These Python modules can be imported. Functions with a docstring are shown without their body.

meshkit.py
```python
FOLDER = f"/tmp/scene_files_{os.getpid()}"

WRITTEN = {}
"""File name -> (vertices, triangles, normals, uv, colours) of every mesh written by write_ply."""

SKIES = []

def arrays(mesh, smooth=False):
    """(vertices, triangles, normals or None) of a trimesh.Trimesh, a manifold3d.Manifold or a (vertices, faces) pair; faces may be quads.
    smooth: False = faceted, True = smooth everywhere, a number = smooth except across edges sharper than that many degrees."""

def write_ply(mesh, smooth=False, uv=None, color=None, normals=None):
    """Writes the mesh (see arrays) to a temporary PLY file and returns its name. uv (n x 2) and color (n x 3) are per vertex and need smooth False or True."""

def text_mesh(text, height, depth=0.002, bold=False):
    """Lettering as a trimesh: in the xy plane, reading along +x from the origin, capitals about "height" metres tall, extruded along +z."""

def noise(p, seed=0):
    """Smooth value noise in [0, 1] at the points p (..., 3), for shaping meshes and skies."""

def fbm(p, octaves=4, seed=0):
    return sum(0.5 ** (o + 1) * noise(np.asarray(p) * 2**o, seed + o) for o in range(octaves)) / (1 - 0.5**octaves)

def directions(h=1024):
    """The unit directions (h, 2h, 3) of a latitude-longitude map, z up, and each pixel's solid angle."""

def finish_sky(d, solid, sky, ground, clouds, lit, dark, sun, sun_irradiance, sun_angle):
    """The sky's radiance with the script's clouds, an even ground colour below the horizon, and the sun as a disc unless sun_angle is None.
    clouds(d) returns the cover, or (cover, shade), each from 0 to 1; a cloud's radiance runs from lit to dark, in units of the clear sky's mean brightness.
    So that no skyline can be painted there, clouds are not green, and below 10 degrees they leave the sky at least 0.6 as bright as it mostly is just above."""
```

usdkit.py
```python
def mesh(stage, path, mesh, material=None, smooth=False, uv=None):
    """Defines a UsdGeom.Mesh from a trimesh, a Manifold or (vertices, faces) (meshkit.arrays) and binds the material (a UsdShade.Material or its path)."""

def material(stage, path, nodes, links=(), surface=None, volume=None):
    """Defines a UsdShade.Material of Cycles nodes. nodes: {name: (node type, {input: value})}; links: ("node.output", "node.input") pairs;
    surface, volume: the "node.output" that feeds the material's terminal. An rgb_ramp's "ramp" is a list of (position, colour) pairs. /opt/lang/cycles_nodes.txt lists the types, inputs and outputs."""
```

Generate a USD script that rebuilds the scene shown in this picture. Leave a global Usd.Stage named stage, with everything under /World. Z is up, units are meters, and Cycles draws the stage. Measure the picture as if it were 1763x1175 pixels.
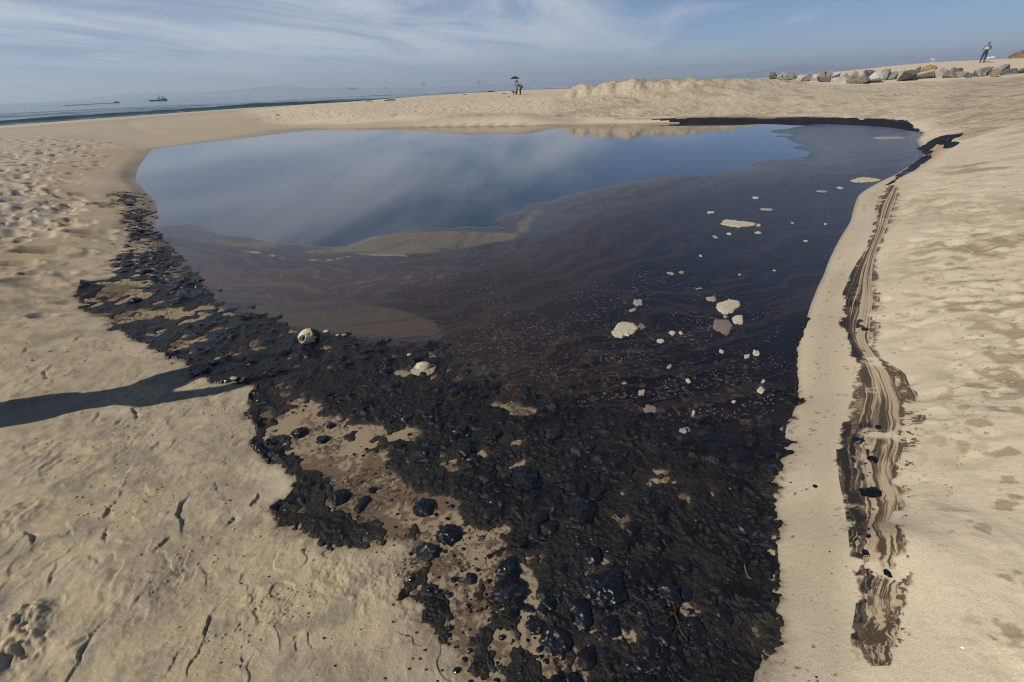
import math
import numpy as np
import trimesh
import manifold3d as m3
import shapely
from shapely.geometry import Polygon, LineString
from scipy.spatial import cKDTree
from scipy.ndimage import map_coordinates, gaussian_filter
from scipy.interpolate import RBFInterpolator
import usdkit
from pxr import Gf, Sdf, Usd, UsdGeom, UsdLux, UsdShade, Vt

# ------------------------------------------------------------------ camera, sky, sun, exposure
stage = Usd.Stage.CreateInMemory()
UsdGeom.SetStageUpAxis(stage, 'Z')
UsdGeom.SetStageMetersPerUnit(stage, 1.0)
UsdGeom.Xform.Define(stage, '/World')
UsdGeom.Scope.Define(stage, '/World/Looks')

EXPOSURE = 0.0
SUN_ELEV, SUN_AZ = 43.0, 242.5          # degrees; azimuth from +y towards +x
SUN_INT, SKY_STR = 1.22, 0.066
HAZE = 3.8e-4
SHADOW_FOOT = (-4.26, 2.02)
EYE = 2.0                                # metres above the pond
FL, PCX, PCY = 784.0, 881.5, 587.5       # lens in photograph pixels
PITCH, ROLL = math.radians(29.5), math.radians(2.23)

F0 = np.array([0, math.cos(PITCH), -math.sin(PITCH)])
R0 = np.array([1.0, 0, 0])
U0 = np.array([0, math.sin(PITCH), math.cos(PITCH)])
CR = math.cos(ROLL) * R0 - math.sin(ROLL) * U0
CU = math.sin(ROLL) * R0 + math.cos(ROLL) * U0
cam = UsdGeom.Camera.Define(stage, '/World/camera')
cm = np.eye(4)
cm[0, :3], cm[1, :3], cm[2, :3], cm[3, :3] = CR, CU, -F0, (0, 0, EYE)
cam.AddTransformOp().Set(Gf.Matrix4d(*cm.ravel().tolist()))
cam.CreateFocalLengthAttr(16.0)
cam.CreateHorizontalApertureAttr(16.0 * 1763 / FL)
cam.CreateVerticalApertureAttr(16.0 * 1175 / FL)
cam.CreateClippingRangeAttr(Gf.Vec2f(0.05, 40000))
cam.CreateExposureAttr(EXPOSURE)

sa, se = math.radians(SUN_AZ), math.radians(SUN_ELEV)
TO_SUN = np.array([math.sin(sa) * math.cos(se), math.cos(sa) * math.cos(se), math.sin(se)])
sky_mat = usdkit.material(stage, '/World/Looks/sky_air', {
    'tc': ('texture_coordinate', {}),
    'sky': ('sky_texture', dict(sky_type='single_scattering', sun_disc=False, sun_elevation=se, sun_rotation=sa,
                                altitude=2600.0, air_density=1.0, aerosol_density=0.35, ozone_density=4.0)),
    'sep': ('separate_xyz', {}),
    'zup': ('math', dict(math_type='maximum', value2=0.0)),
    'zz': ('math', dict(math_type='add', value2=0.09)),
    'px': ('math', dict(math_type='divide')),
    'py': ('math', dict(math_type='divide')),
    'pl': ('combine_xyz', dict(z=0.0)),
    # cirrus combed along a heading 22 degrees right of the view
    'rot': ('mapping', dict(mapping_type='point', rotation=(0, 0, math.radians(24)), scale=(1, 1, 1))),
    'str': ('mapping', dict(mapping_type='point', scale=(0.50, 0.2, 1.0), location=(3.1, 1.7, 0.4))),
    'n1': ('noise_texture', dict(scale=1.7, detail=9, roughness=0.62, distortion=0.9)),
    'str2': ('mapping', dict(mapping_type='point', scale=(0.2, 0.1, 1.0), location=(7.3, 0.6, 0.0))),
    'n2': ('noise_texture', dict(scale=1.3, detail=3, roughness=0.5, distortion=0.3)),
    'rs': ('separate_xyz', {}),
    'side': ('map_range', dict(range_type='smoothstep', from_min=-2.6, from_max=0.8, to_min=0.28, to_max=-0.30)),
    's1': ('math', dict(math_type='multiply_add', value2=2.3)),
    's2': ('math', dict(math_type='multiply_add', value2=1.1)),
    'cov': ('map_range', dict(range_type='smoothstep', from_min=1.5, from_max=2.45, to_min=0.0, to_max=0.85)),
    'low': ('map_range', dict(range_type='smoothstep', from_min=-0.01, from_max=0.07, to_min=0.12, to_max=1.0)),
    'cv': ('math', dict(math_type='multiply')),
    'wb': ('mix', dict(mix_type='multiply', fac=1.0, color2=(0.94, 0.98, 1.10))),
    'mx': ('mix', dict(color2=(9.0, 9.6, 10.8))),
    'bg': ('background_shader', dict(strength=SKY_STR)),
}, [('tc.generated', 'sep.vector'), ('sep.z', 'zup.value1'), ('zup.value', 'zz.value1'),
    ('sep.x', 'px.value1'), ('zz.value', 'px.value2'), ('sep.y', 'py.value1'), ('zz.value', 'py.value2'),
    ('px.value', 'pl.x'), ('py.value', 'pl.y'), ('pl.vector', 'rot.vector'), ('rot.vector', 'str.vector'), ('str.vector', 'n1.vector'),
    ('rot.vector', 'str2.vector'), ('str2.vector', 'n2.vector'), ('rot.vector', 'rs.vector'), ('rs.x', 'side.value'),
    ('n1.fac', 's1.value1'), ('side.result', 's1.value3'), ('n2.fac', 's2.value1'), ('s1.value', 's2.value3'), ('s2.value', 'cov.value'),
    ('sep.z', 'low.value'), ('cov.result', 'cv.value1'), ('low.result', 'cv.value2'),
    ('cv.value', 'mx.fac'), ('sky.color', 'wb.color1'), ('wb.color', 'mx.color1'), ('mx.color', 'bg.color')], surface='bg.background')
dome = UsdLux.DomeLight.Define(stage, '/World/sky')
UsdShade.MaterialBindingAPI.Apply(dome.GetPrim()).Bind(sky_mat)
dome.GetPrim().SetCustomDataByKey('kind', 'structure')
sun = UsdLux.DistantLight.Define(stage, '/World/sun')
sun.CreateNormalizeAttr(True)
sun.CreateIntensityAttr(SUN_INT)
sun.CreateAngleAttr(0.53)
sun.CreateColorAttr(Gf.Vec3f(1.0, 0.94, 0.84))
zax = TO_SUN
xax = np.cross([0, 0, 1.0], zax); xax /= np.linalg.norm(xax)
yax = np.cross(zax, xax)
sm = np.eye(4); sm[0, :3], sm[1, :3], sm[2, :3] = xax, yax, zax
sun.AddTransformOp().Set(Gf.Matrix4d(*sm.ravel().tolist()))

# ------------------------------------------------------------------ helpers
rng = np.random.default_rng(11)
_used = {}


def numbered(name):
    k = _used.get(name, 0); _used[name] = k + 1
    return name if k == 0 else f'{name}_{k:03d}'


def tag(prim, label=None, cat=None, group=None, kind=None):
    p = prim.GetPrim() if hasattr(prim, 'GetPrim') else prim
    for k, v in (('label', label), ('category', cat), ('group', group), ('kind', kind)):
        if v: p.SetCustomDataByKey(k, v)
    return p


def thing(name, label, cat, loc=(0, 0, 0), rotz=0.0, group=None):
    x = UsdGeom.Xform.Define(stage, '/World/' + numbered(name))
    x.AddTranslateOp().Set(Gf.Vec3d(*map(float, loc)))
    if rotz: x.AddRotateZOp().Set(float(rotz))
    return tag(x, label, cat, group)


_parts = {}


def part(parent, name, mesh, mat, smooth=35, label=None):
    pp = str(parent.GetPath())
    k = _parts.get((pp, name), 0); _parts[(pp, name)] = k + 1
    m = usdkit.mesh(stage, f'{pp}/{name if k == 0 else f"{name}_{k:03d}"}', mesh, mat, smooth)
    if label: tag(m, label)
    return m.GetPrim()


def top(name, mesh, mat, label=None, cat=None, group=None, kind=None, smooth=35):
    m = usdkit.mesh(stage, '/World/' + numbered(name), mesh, mat, smooth)
    return tag(m, label, cat, group, kind)


def primvar(prim, name, val, color=False):
    t = Sdf.ValueTypeNames.Color3fArray if color else Sdf.ValueTypeNames.FloatArray
    pv = UsdGeom.PrimvarsAPI(prim).CreatePrimvar(name, t, 'vertex')
    a = np.asarray(val, np.float32)
    pv.Set(Vt.Vec3fArray.FromNumpy(a) if color else Vt.FloatArray.FromNumpy(a))


def ray(px, py):
    px, py = np.asarray(px, float)[..., None], np.asarray(py, float)[..., None]
    return F0 + (px - PCX) / FL * CR - (py - PCY) / FL * CU


def gp(px, py, z=0.0):
    """Point at height z on the line of sight to a place in the photograph."""
    d = ray(px, py)
    t = (np.asarray(z, float) - EYE) / d[..., 2]
    return np.array([0, 0, EYE]) + t[..., None] * d


def rp(px, py, r):
    """Point at horizontal distance r on that line."""
    d = ray(px, py)
    d = d / np.hypot(d[..., 0], d[..., 1])[..., None] * np.asarray(r, float)[..., None]
    return np.array([0, 0, EYE]) + d


def lp(p):
    """(bearing, log distance) of points."""
    p = np.asarray(p, float)
    return np.stack([np.arctan2(p[..., 0], p[..., 1]), np.log(np.hypot(p[..., 0], p[..., 1]))], -1)


def sstep(x, a, b):
    t = np.clip((x - a) / (b - a), 0, 1)
    return t * t * (3 - 2 * t)


_tab = {}


def vn(x, y, seed=0):
    if seed not in _tab: _tab[seed] = np.random.default_rng(1000 + seed).random((256, 256)).astype(np.float32)
    T = _tab[seed]
    xi, yi = np.floor(x).astype(np.int64), np.floor(y).astype(np.int64)
    fx, fy = (x - xi).astype(np.float32), (y - yi).astype(np.float32)
    fx, fy = fx * fx * fx * (fx * (fx * 6 - 15) + 10), fy * fy * fy * (fy * (fy * 6 - 15) + 10)
    a, b, c, d = xi & 255, (xi + 1) & 255, yi & 255, (yi + 1) & 255
    return (T[a, c] * (1 - fx) + T[b, c] * fx) * (1 - fy) + (T[a, d] * (1 - fx) + T[b, d] * fx) * fy


def fbm(x, y, scale, octs=4, seed=0, gain=0.5, cell=None, ridged=False):
    """Fractal noise about 0 (+-1) with the given first wavelength; octaves finer than the local mesh cell fade out."""
    s, amp, tot, w = 0.0, 1.0, 0.0, float(scale)
    c, sn = math.cos(0.6), math.sin(0.6)
    for o in range(octs):
        v = vn(x / w + 17.3 * o, y / w - 9.1 * o, seed + o) * 2 - 1
        if ridged: v = 1 - 2 * np.abs(v)
        if cell is not None: v = v * np.clip(w / (2.2 * cell) - 0.5, 0, 1)
        s = s + amp * v; tot += amp; amp *= gain; w *= 0.5
        x, y = c * x - sn * y, sn * x + c * y
    return s / tot


def mat_simple(name, color, rough=0.6, spec=0.5, noise=0.0, scale=8.0, bump=0.0, bscale=20.0, metallic=0.0, var=None, bdist=0.02):
    nodes = {'g': ('texture_coordinate', {}), 'p': ('principled_bsdf', dict(base_color=tuple(color), roughness=rough, specular_ior_level=spec, metallic=metallic))}
    links = []
    if noise:
        c = np.array(color)
        nodes['n'] = ('noise_texture', dict(scale=scale, detail=5, roughness=0.6))
        c2 = np.array(var) if var is not None else c * (1 - noise)
        nodes['r'] = ('rgb_ramp', {'ramp': [(0.3, tuple(c2)), (0.7, tuple(c * (1 + noise * 0.5)))]})
        links += [('g.object', 'n.vector'), ('n.fac', 'r.fac'), ('r.color', 'p.base_color')]
    if bump:
        nodes['bn'] = ('noise_texture', dict(scale=bscale, detail=5, roughness=0.6))
        nodes['b'] = ('bump', dict(strength=bump, distance=bdist))
        links += [('g.object', 'bn.vector'), ('bn.fac', 'b.height'), ('b.normal', 'p.normal')]
    return usdkit.material(stage, '/World/Looks/' + name, nodes, links, surface='p.BSDF')


# ------------------------------------------------------------------ the beach: controls of the large shapes
POND = [(262, 257), (300, 252), (360, 246), (430, 238), (500, 229), (560, 224), (700, 220), (900, 217), (1100, 214), (1300, 212), (1440, 214),
        (1540, 220), (1590, 229), (1575, 245), (1590, 262), (1580, 275), (1540, 300), (1475, 335), (1460, 380), (1415, 470), (1385, 545), (1364, 600),
        (1366, 690), (1340, 735), (1200, 740), (1050, 718), (900, 690), (790, 640), (755, 596), (600, 585), (450, 552), (360, 510), (318, 455),
        (275, 400), (270, 350), (232, 312), (238, 290)]
pond_xy = gp(*np.array(POND, float).T)[:, :2]
ctl = []                                  # x, y, z
def cz(*t):
    for px, py, z in t: ctl.append(gp(px, py, z))
def cr(*t):
    for px, py, r in t: ctl.append(rp(px, py, r))
for q in pond_xy: ctl.append(np.array([q[0], q[1], 0.0]))
cz(*[(x, y, -0.3) for x, y in ((400, 300), (700, 300), (1000, 280), (1300, 260), (500, 380), (800, 370), (1100, 380), (1300, 400))])
cz((1480, 240, -.15), (600, 480, -.08), (900, 560, -.1), (1150, 600, -.12), (1280, 520, -.15), (1250, 660, -.06), (450, 430, -.08))
# oil mat and the left foreground
cz((250, 470, .05), (330, 560, .035), (550, 620, .03), (800, 720, .035), (1000, 800, .04), (1200, 850, .04), (1100, 1000, .06), (900, 950, .06), (1200, 1100, .07), (1000, 1150, .08),
   (130, 510, .12), (180, 565, .1), (350, 640, .08), (435, 690, .075), (435, 770, .08), (475, 880, .1), (690, 930, .09), (700, 1020, .1), (800, 1170, .11),
   (240, 320, .04), (215, 380, .07), (205, 430, .08), (230, 270, .05))
cz((0, 1170, .24), (200, 1170, .21), (450, 1170, .16), (650, 1170, .13), (0, 950, .24), (250, 950, .18), (420, 950, .13), (0, 800, .22), (200, 800, .17), (330, 780, .12),
   (0, 700, .2), (180, 680, .13), (0, 600, .24), (100, 580, .16), (0, 500, .28), (60, 450, .25), (150, 420, .16), (0, 420, .36), (80, 370, .34), (150, 340, .2), (190, 290, .14))
cz((0, 350, .5), (60, 320, .5), (0, 290, .58), (100, 280, .5), (0, 250, .6), (80, 248, .56), (150, 256, .35), (0, 237, .6))
# smooth flat left of the pond, running down to the sea
cz((0, 229, .28), (100, 232, .25), (200, 243, .16), (300, 232, .14), (400, 218, .15), (200, 216, .2), (300, 205, .2), (100, 221, .2), (400, 196, .25))
cz((0, 222, -.25), (200, 207, -.25), (420, 189, -.25))
for k, (a, b) in enumerate([(-52, 53), (-47.5, 66), (-42, 82), (-30, 97), (-14, 113), (6, 124), (40, 132)]):
    n = np.array([a, b]) / math.hypot(a, b)
    ctl.append(np.array([a + 12 * n[0], b + 12 * n[1], -1.0])); ctl.append(np.array([a + 45 * n[0], b + 45 * n[1], -2.5]))
ctl.append(np.array([-62, 25, -.25])); ctl.append(np.array([-75, 22, -1.2])); ctl.append(np.array([-130, 20, -3.])); ctl.append(np.array([-45, 18, .5])); ctl.append(np.array([-70, -40, .4])); ctl.append(np.array([-30, 8, .7]))
# the bar beyond the pond
cz((520, 212, .1), (600, 209, .13), (700, 206, .16), (800, 205, .17), (900, 204, .18), (1000, 204, .18), (1150, 204, .18), (1300, 204, .2), (1420, 206, .2))
cz((480, 197, .45), (600, 193, .65), (700, 189, .75), (800, 186, .8), (900, 184, .85))
cr((440, 190, 47), (520, 184, 45), (600, 179, 44), (700, 173, 44), (800, 168, 45), (900, 166, 46), (950, 168, 44))
cr((560, 181, 75), (700, 172, 72), (800, 164, 80), (893, 163.5, 65), (893, 157, 95), (960, 155, 95), (1000, 152, 100), (1100, 147, 100), (1250, 140, 100))
cr((650, 172, 112), (800, 161, 108), (893, 156, 118))
# ridge of dumped sand
cr((985, 172, 36), (985, 158, 41), (1050, 183, 32.5), (1050, 171, 35.5), (1050, 155, 38.5), (1100, 180, 33), (1100, 169, 36), (1100, 150, 39), (1200, 180, 33), (1200, 166, 36), (1200, 142.5, 39.5), (1150, 144.5, 39.3),
   (1280, 178, 33), (1280, 160, 36.5), (1280, 140, 42))
for px in (1050, 1120, 1200, 1280): cr((px, 163, 50), (px, 158, 62))
cr((1330, 185, 32), (1330, 160, 40), (1330, 139, 50), (1400, 185, 31), (1400, 165, 38), (1400, 147, 48), (1470, 188, 30), (1470, 168, 36), (1470, 149, 48), (1560, 180, 30), (1560, 160, 38), (1560, 146, 48),
   (1360, 140, 55), (1410, 144, 54), (1470, 146, 54), (1530, 143, 54), (1600, 138.5, 54), (1660, 135, 54), (1720, 130, 54), (1763, 127, 54),
   (1360, 133, 62), (1420, 131, 62), (1480, 127, 62))
cr((1360, 138, 85), (1430, 132, 85), (1517, 118, 74), (1545, 112, 74), (1602, 108, 75), (1682, 105, 76), (1763, 100, 78), (1517, 126, 62), (1600, 121, 62), (1690, 113.5, 72), (1700, 119, 62), (1763, 115, 62),
   (1517, 116, 95), (1602, 107, 100), (1700, 103.5, 100), (1763, 101, 100))
# slope on the right
cz((1560, 300, .22), (1540, 330, .22), (1500, 420, .2), (1475, 500, .19), (1490, 600, .19), (1520, 700, .2), (1505, 800, .2), (1505, 900, .2), (1510, 1040, .22), (1510, 1150, .23),
   (1420, 560, .1), (1440, 420, .08), (1410, 700, .09), (1400, 850, .09), (1390, 1000, .1), (1370, 1150, .12), (1335, 980, .02), (1326, 880, .0), (1320, 1130, .05))
cz((1640, 240, .25), (1620, 215, .35))
def ca(az, *t):
    for r, z in t: ctl.append(np.array([r * math.sin(math.radians(az)), r * math.cos(math.radians(az)), z]))
ca(46, (5.5, .38), (8, .42), (11, .46), (14, .46), (17, .46), (21.5, .5), (25, .7), (30, .9))
ca(52, (2, .34), (3, .4), (4.2, .47), (6, .56), (8, .64), (10, .7), (13, .78), (17, .86), (22, .95), (28, 1.05), (36, 1.06))
ca(60, (1.9, .37), (3, .5), (4.5, .62), (7, .78), (10, .9), (14, 1.0), (20, 1.1), (30, 1.2), (45, 1.25))
for x, y, z in ((1.2, -.3, .3), (-1.2, -.3, .28), (0, -1, .3), (0, .25, .22), (5, 0, .6), (-5, 0, .45), (0, -5, .7), (12, 4, 1.1), (25, 8, 1.4), (-12, -3, .7), (0, -14, 1.2), (30, -20, 1.7), (-30, -20, 1.0), (70, 20, 2.0), (90, 60, 2.6), (60, -60, 2.2), (-60, -70, 1.4), (0, -60, 2.0), (0, -150, 2.2), (160, 0, 2.4), (-120, -120, .8), (140, 110, 2.6)):
    ctl.append(np.array([x, y, z], float))
ctl = np.array(ctl)
cl = lp(ctl)
_, keep = np.unique(np.round(cl / 0.004).astype(int), axis=0, return_index=True)
ctl, cl = ctl[np.sort(keep)], cl[np.sort(keep)]
back = np.abs(cl[:, 0]) > 1.7
clw = np.vstack([cl, cl[back] + np.where(cl[back, :1] > 0, -2 * np.pi, 2 * np.pi) * np.array([1.0, 0])])
rbf = RBFInterpolator(clw, np.concatenate([ctl[:, 2], ctl[back, 2]]), kernel='linear', smoothing=1e-4)
BA, BS = np.linspace(-np.pi, np.pi, 721), np.linspace(math.log(0.04), math.log(170), 420)
base_grid = rbf(np.stack(np.meshgrid(BA, BS, indexing='ij'), -1).reshape(-1, 2)).reshape(len(BA), len(BS))
base_grid = gaussian_filter(base_grid, (1.5, 1.2), mode=('wrap', 'nearest'))
_bs = math.log(170)


def base_h(a, s):
    """Height of the large shapes at bearing a and log distance s."""
    ai, si = (a + np.pi) / (2 * np.pi) * 720, (np.minimum(s, _bs) - BS[0]) / (BS[-1] - BS[0]) * (len(BS) - 1)
    return map_coordinates(base_grid, [ai, si], order=1, mode='nearest')


# conical heaps on the ridge: where the top shows, distance, steepness
heaps = [(1001, 143.6, 38.4, .42), (1016, 145.6, 38.9, .40), (1042, 142.0, 38.0, .46), (1060, 136.6, 38.8, .46), (1068, 139.5, 39.6, .42), (1091, 132.8, 38.4, .48), (1105, 135.4, 40.2, .40),
         (1128, 139.6, 39.0, .3), (1149, 136.4, 40.0, .36), (1177, 137.8, 39.2, .3), (1190, 135.0, 40.4, .34), (1217, 136.4, 40.0, .3), (1239, 135.0, 41.5, .33), (1264, 134.4, 42, .3), (1288, 134.4, 44, .25), (1318, 133.4, 48, .25)]
heap_p = np.array([rp(h[0], h[1], h[2]) for h in heaps])
pond_lp = lp(np.column_stack([pond_xy, np.zeros(len(pond_xy))]))


def densify(pts, n=1200, closed=True):
    q = np.vstack([pts, pts[:1]]) if closed else np.asarray(pts)
    d = np.r_[0, np.cumsum(np.linalg.norm(np.diff(q, axis=0), axis=1))]
    t = np.linspace(0, d[-1], n)
    return np.column_stack([np.interp(t, d, q[:, k]) for k in range(q.shape[1])])


def smooth_closed(pts, n=900, s=3.0):
    q = densify(np.asarray(pts, float), n)[:-1]
    return np.column_stack([gaussian_filter(q[:, k], s, mode='wrap') for k in (0, 1)])


pond_s = smooth_closed(pond_lp, 1600, 4)


def sdf(poly, a, s, reach=0.6):
    """Signed distance (negative inside) in (bearing, log distance) space; far points get +-reach."""
    d = np.full(a.shape, reach)
    lo, hi = poly.min(0) - reach, poly.max(0) + reach
    idx = np.nonzero((a > lo[0]) & (a < hi[0]) & (s > lo[1]) & (s < hi[1]))
    if len(idx[0]) == 0: return d
    q = np.column_stack([a[idx], s[idx]])
    tree = cKDTree(densify(poly, max(600, 2 * len(poly))))
    dist, _ = tree.query(q, distance_upper_bound=reach)
    dist = np.minimum(dist, reach)
    pg = Polygon(poly)
    shapely.prepare(pg)
    d[idx] = np.where(shapely.contains_xy(pg, q[:, 0], q[:, 1]), -dist, dist)
    return d


def big_h(a, s):
    """Large shapes with the heaps and the pond's edge at exactly z = 0."""
    h = base_h(a, s)
    x, y = np.exp(s) * np.sin(a), np.exp(s) * np.cos(a)
    near = (s > 3.3) & (s < 4.1) & (a > 0) & (a < 0.9)
    if np.any(near):
        xx, yy, hh = x[near], y[near], h[near]
        for (px, py, r, st), p in zip(heaps, heap_p):
            wob = 0.22 * (vn(xx * 1.3 + px, yy * 1.3, 5) - .5) + .14 * (vn(xx * 4, yy * 4 + px, 6) - .5)
            d = np.hypot(xx - p[0], yy - p[1])
            c = p[2] - st * 1.3 * (np.sqrt(d * d + 0.02) - 0.14) + wob * np.clip(d * 2, 0.15, 1)
            k = 0.025
            hh = np.maximum(hh, c) + k * np.exp(-np.abs(hh - c) / k) * 0.5
        h = h.copy(); h[near] = hh
    sd = sdf(pond_s, a, s, 0.25)
    r = np.exp(s)
    return np.where(sd >= 0, np.maximum(h, 0.012 * np.minimum(sd * r, 1.0) ) * sstep(sd, -0.001, 0.02) + (1 - sstep(sd, -.001, .02)) * np.minimum(h, 0.02 * sd * r), np.minimum(h, 0.06 * sd * r))


# fine lookup of the large shapes for dropping photograph places onto the ground
LA, LS = np.linspace(-1.3, 1.3, 1100), np.linspace(math.log(0.6), math.log(125), 900)
big_grid = big_h(*np.meshgrid(LA, LS, indexing='ij'))


def ground(x, y):
    a, s = np.arctan2(x, y), np.log(np.maximum(np.hypot(x, y), 1e-3))
    return map_coordinates(big_grid, [(a - LA[0]) / (LA[-1] - LA[0]) * (len(LA) - 1), (s - LS[0]) / (LS[-1] - LS[0]) * (len(LS) - 1)], order=1, mode='nearest')


def hit(px, py):
    """First meeting of the lines of sight with the ground."""
    px, py = np.atleast_1d(np.asarray(px, float)), np.atleast_1d(np.asarray(py, float))
    d = ray(px, py)
    d = d / np.hypot(d[:, 0], d[:, 1])[:, None]
    rr = np.exp(np.linspace(math.log(0.65), math.log(122), 1500))
    P = np.array([0, 0, EYE]) + rr[None, :, None] * d[:, None, :]
    f = P[..., 2] - ground(P[..., 0], P[..., 1])
    below = f < 0
    k = np.where(below.any(1), below.argmax(1), len(rr) - 1)
    k = np.maximum(k, 1)
    i = np.arange(len(px))
    t = f[i, k - 1] / np.maximum(f[i, k - 1] - f[i, k], 1e-9)
    r = rr[k - 1] + np.clip(t, 0, 1) * (rr[k] - rr[k - 1])
    return np.array([0, 0, EYE]) + r[:, None] * d


def hl(pts):
    p = np.array(pts, float)
    return lp(hit(p[:, 0], p[:, 1]))


def wl(pts):
    p = np.array(pts, float)
    return lp(gp(p[:, 0], p[:, 1], 0.0))
# ------------------------------------------------------------------ the ground sheet: a fan-shaped grid, dense where the photograph looks
fineA = np.linspace(-1.23, 1.23, 1050)
A = np.r_[fineA, np.linspace(1.23, 2 * np.pi - 1.23, 52)[1:-1]]
th = np.arctan(EYE / np.array([0.66, 128.0]))
grid_r = np.exp(np.linspace(math.log(0.66), math.log(128), 6000))
dens = np.cumsum(np.r_[0, -np.diff(np.arctan(1.85 / grid_r))]) / (th[0] - th[1]) * 0.62 + np.linspace(0, 1, 6000) * 0.38
fine_r = np.interp(np.linspace(0, dens[-1], 900), dens, grid_r)
RR = np.r_[np.exp(np.linspace(math.log(0.05), math.log(0.6), 9)), fine_r, np.exp(np.linspace(math.log(140), math.log(3000), 14))]
S = np.log(RR)
NA, NR = len(A), len(RR)
AW = (A + np.pi) % (2 * np.pi) - np.pi
GA, GS = np.meshgrid(AW, S, indexing='ij')
R = np.exp(GS)
X, Y = R * np.sin(GA), R * np.cos(GA)
dA = np.r_[np.full(1050, fineA[1] - fineA[0]), np.full(NA - 1050, 0.07)]
CELL = np.maximum(R * dA[:, None], np.gradient(RR)[None, :])
CELLm = np.sqrt(R * dA[:, None] * np.gradient(RR)[None, :])
Z = big_h(GA, GS)
Z = np.where(GS > _bs, Z + 0.0, Z)
SDP = sdf(pond_s, GA, GS, 0.25)
front = (np.abs(GA) < 1.2)
SEA = -0.25
sh = np.array([(-900, -250), (-300, -40), (-130, 14), (-75, 24), (-62, 33), (-52, 53), (-47.5, 66), (-42, 82), (-30, 97), (-14, 113), (6, 124), (40, 132), (90, 150), (300, 210), (900, 300), (3500, 700)], float)
shore = densify(sh, 6000, closed=False)
sh_t = np.gradient(shore, axis=0); sh_t /= np.linalg.norm(sh_t, axis=1)[:, None]


def offshore(x, y):
    """Signed distance out to sea and distance along the waterline."""
    q = np.column_stack([np.ravel(x), np.ravel(y)])
    d, i = cKDTree(shore).query(q)
    o = ((q - shore[i]) * np.column_stack([-sh_t[:, 1], sh_t[:, 0]])[i]).sum(1)
    return o.reshape(np.shape(x)), np.r_[0, np.cumsum(np.linalg.norm(np.diff(shore, axis=0), axis=1))][i].reshape(np.shape(x))


OFFS = np.full(Z.shape, -99.0)
farm = R > 30
OFFS[farm] = offshore(X[farm], Y[farm])[0]
Z = np.where(OFFS > -1.0, np.minimum(Z, SEA - .06 * OFFS), Z)
Z = np.where(OFFS > 60, -4.0, Z)


def region(pts, soft=0.02, warp=0.0, wscale=0.25, flat=False, smooth=2, seed=40, n=700):
    """Soft mask of an outline taken from the photograph and laid on the ground."""
    poly = smooth_closed(wl(pts) if flat else hl(pts), n, smooth)
    d = sdf(poly, GA, GS, max(0.12, soft * 4 + warp * 2))
    if warp: d = d + warp * fbm(GA / wscale * 1.0, GS / wscale, 1.0, 4, seed)
    return np.clip(0.5 - d / (2 * soft), 0, 1)


# --- trampled dry sand: outlines
m_left = region([(-40, 232), (60, 236), (150, 243), (190, 248), (160, 268), (120, 300), (118, 330), (150, 350), (120, 375), (60, 400), (-40, 425)], 0.03, 0.02)
m_bar = region([(425, 205), (455, 192), (520, 184), (700, 168), (893, 154), (985, 148), (985, 204), (800, 203), (600, 206), (500, 209)], 0.015, 0.01)
m_ridge = region([(960, 203), (960, 168), (1000, 140), (1100, 130), (1330, 130), (1400, 148), (1540, 145), (1660, 136), (1800, 128), (1800, 200), (1660, 240), (1600, 212), (1400, 198), (1150, 200)], 0.012, 0.01)
m_right = region([(1560, 305), (1570, 400), (1555, 520), (1585, 640), (1600, 740), (1600, 900), (1610, 1040), (1650, 1200), (1900, 1250), (1900, 120), (1760, 135), (1660, 160), (1640, 215), (1650, 250)], 0.05, 0.03)
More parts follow.
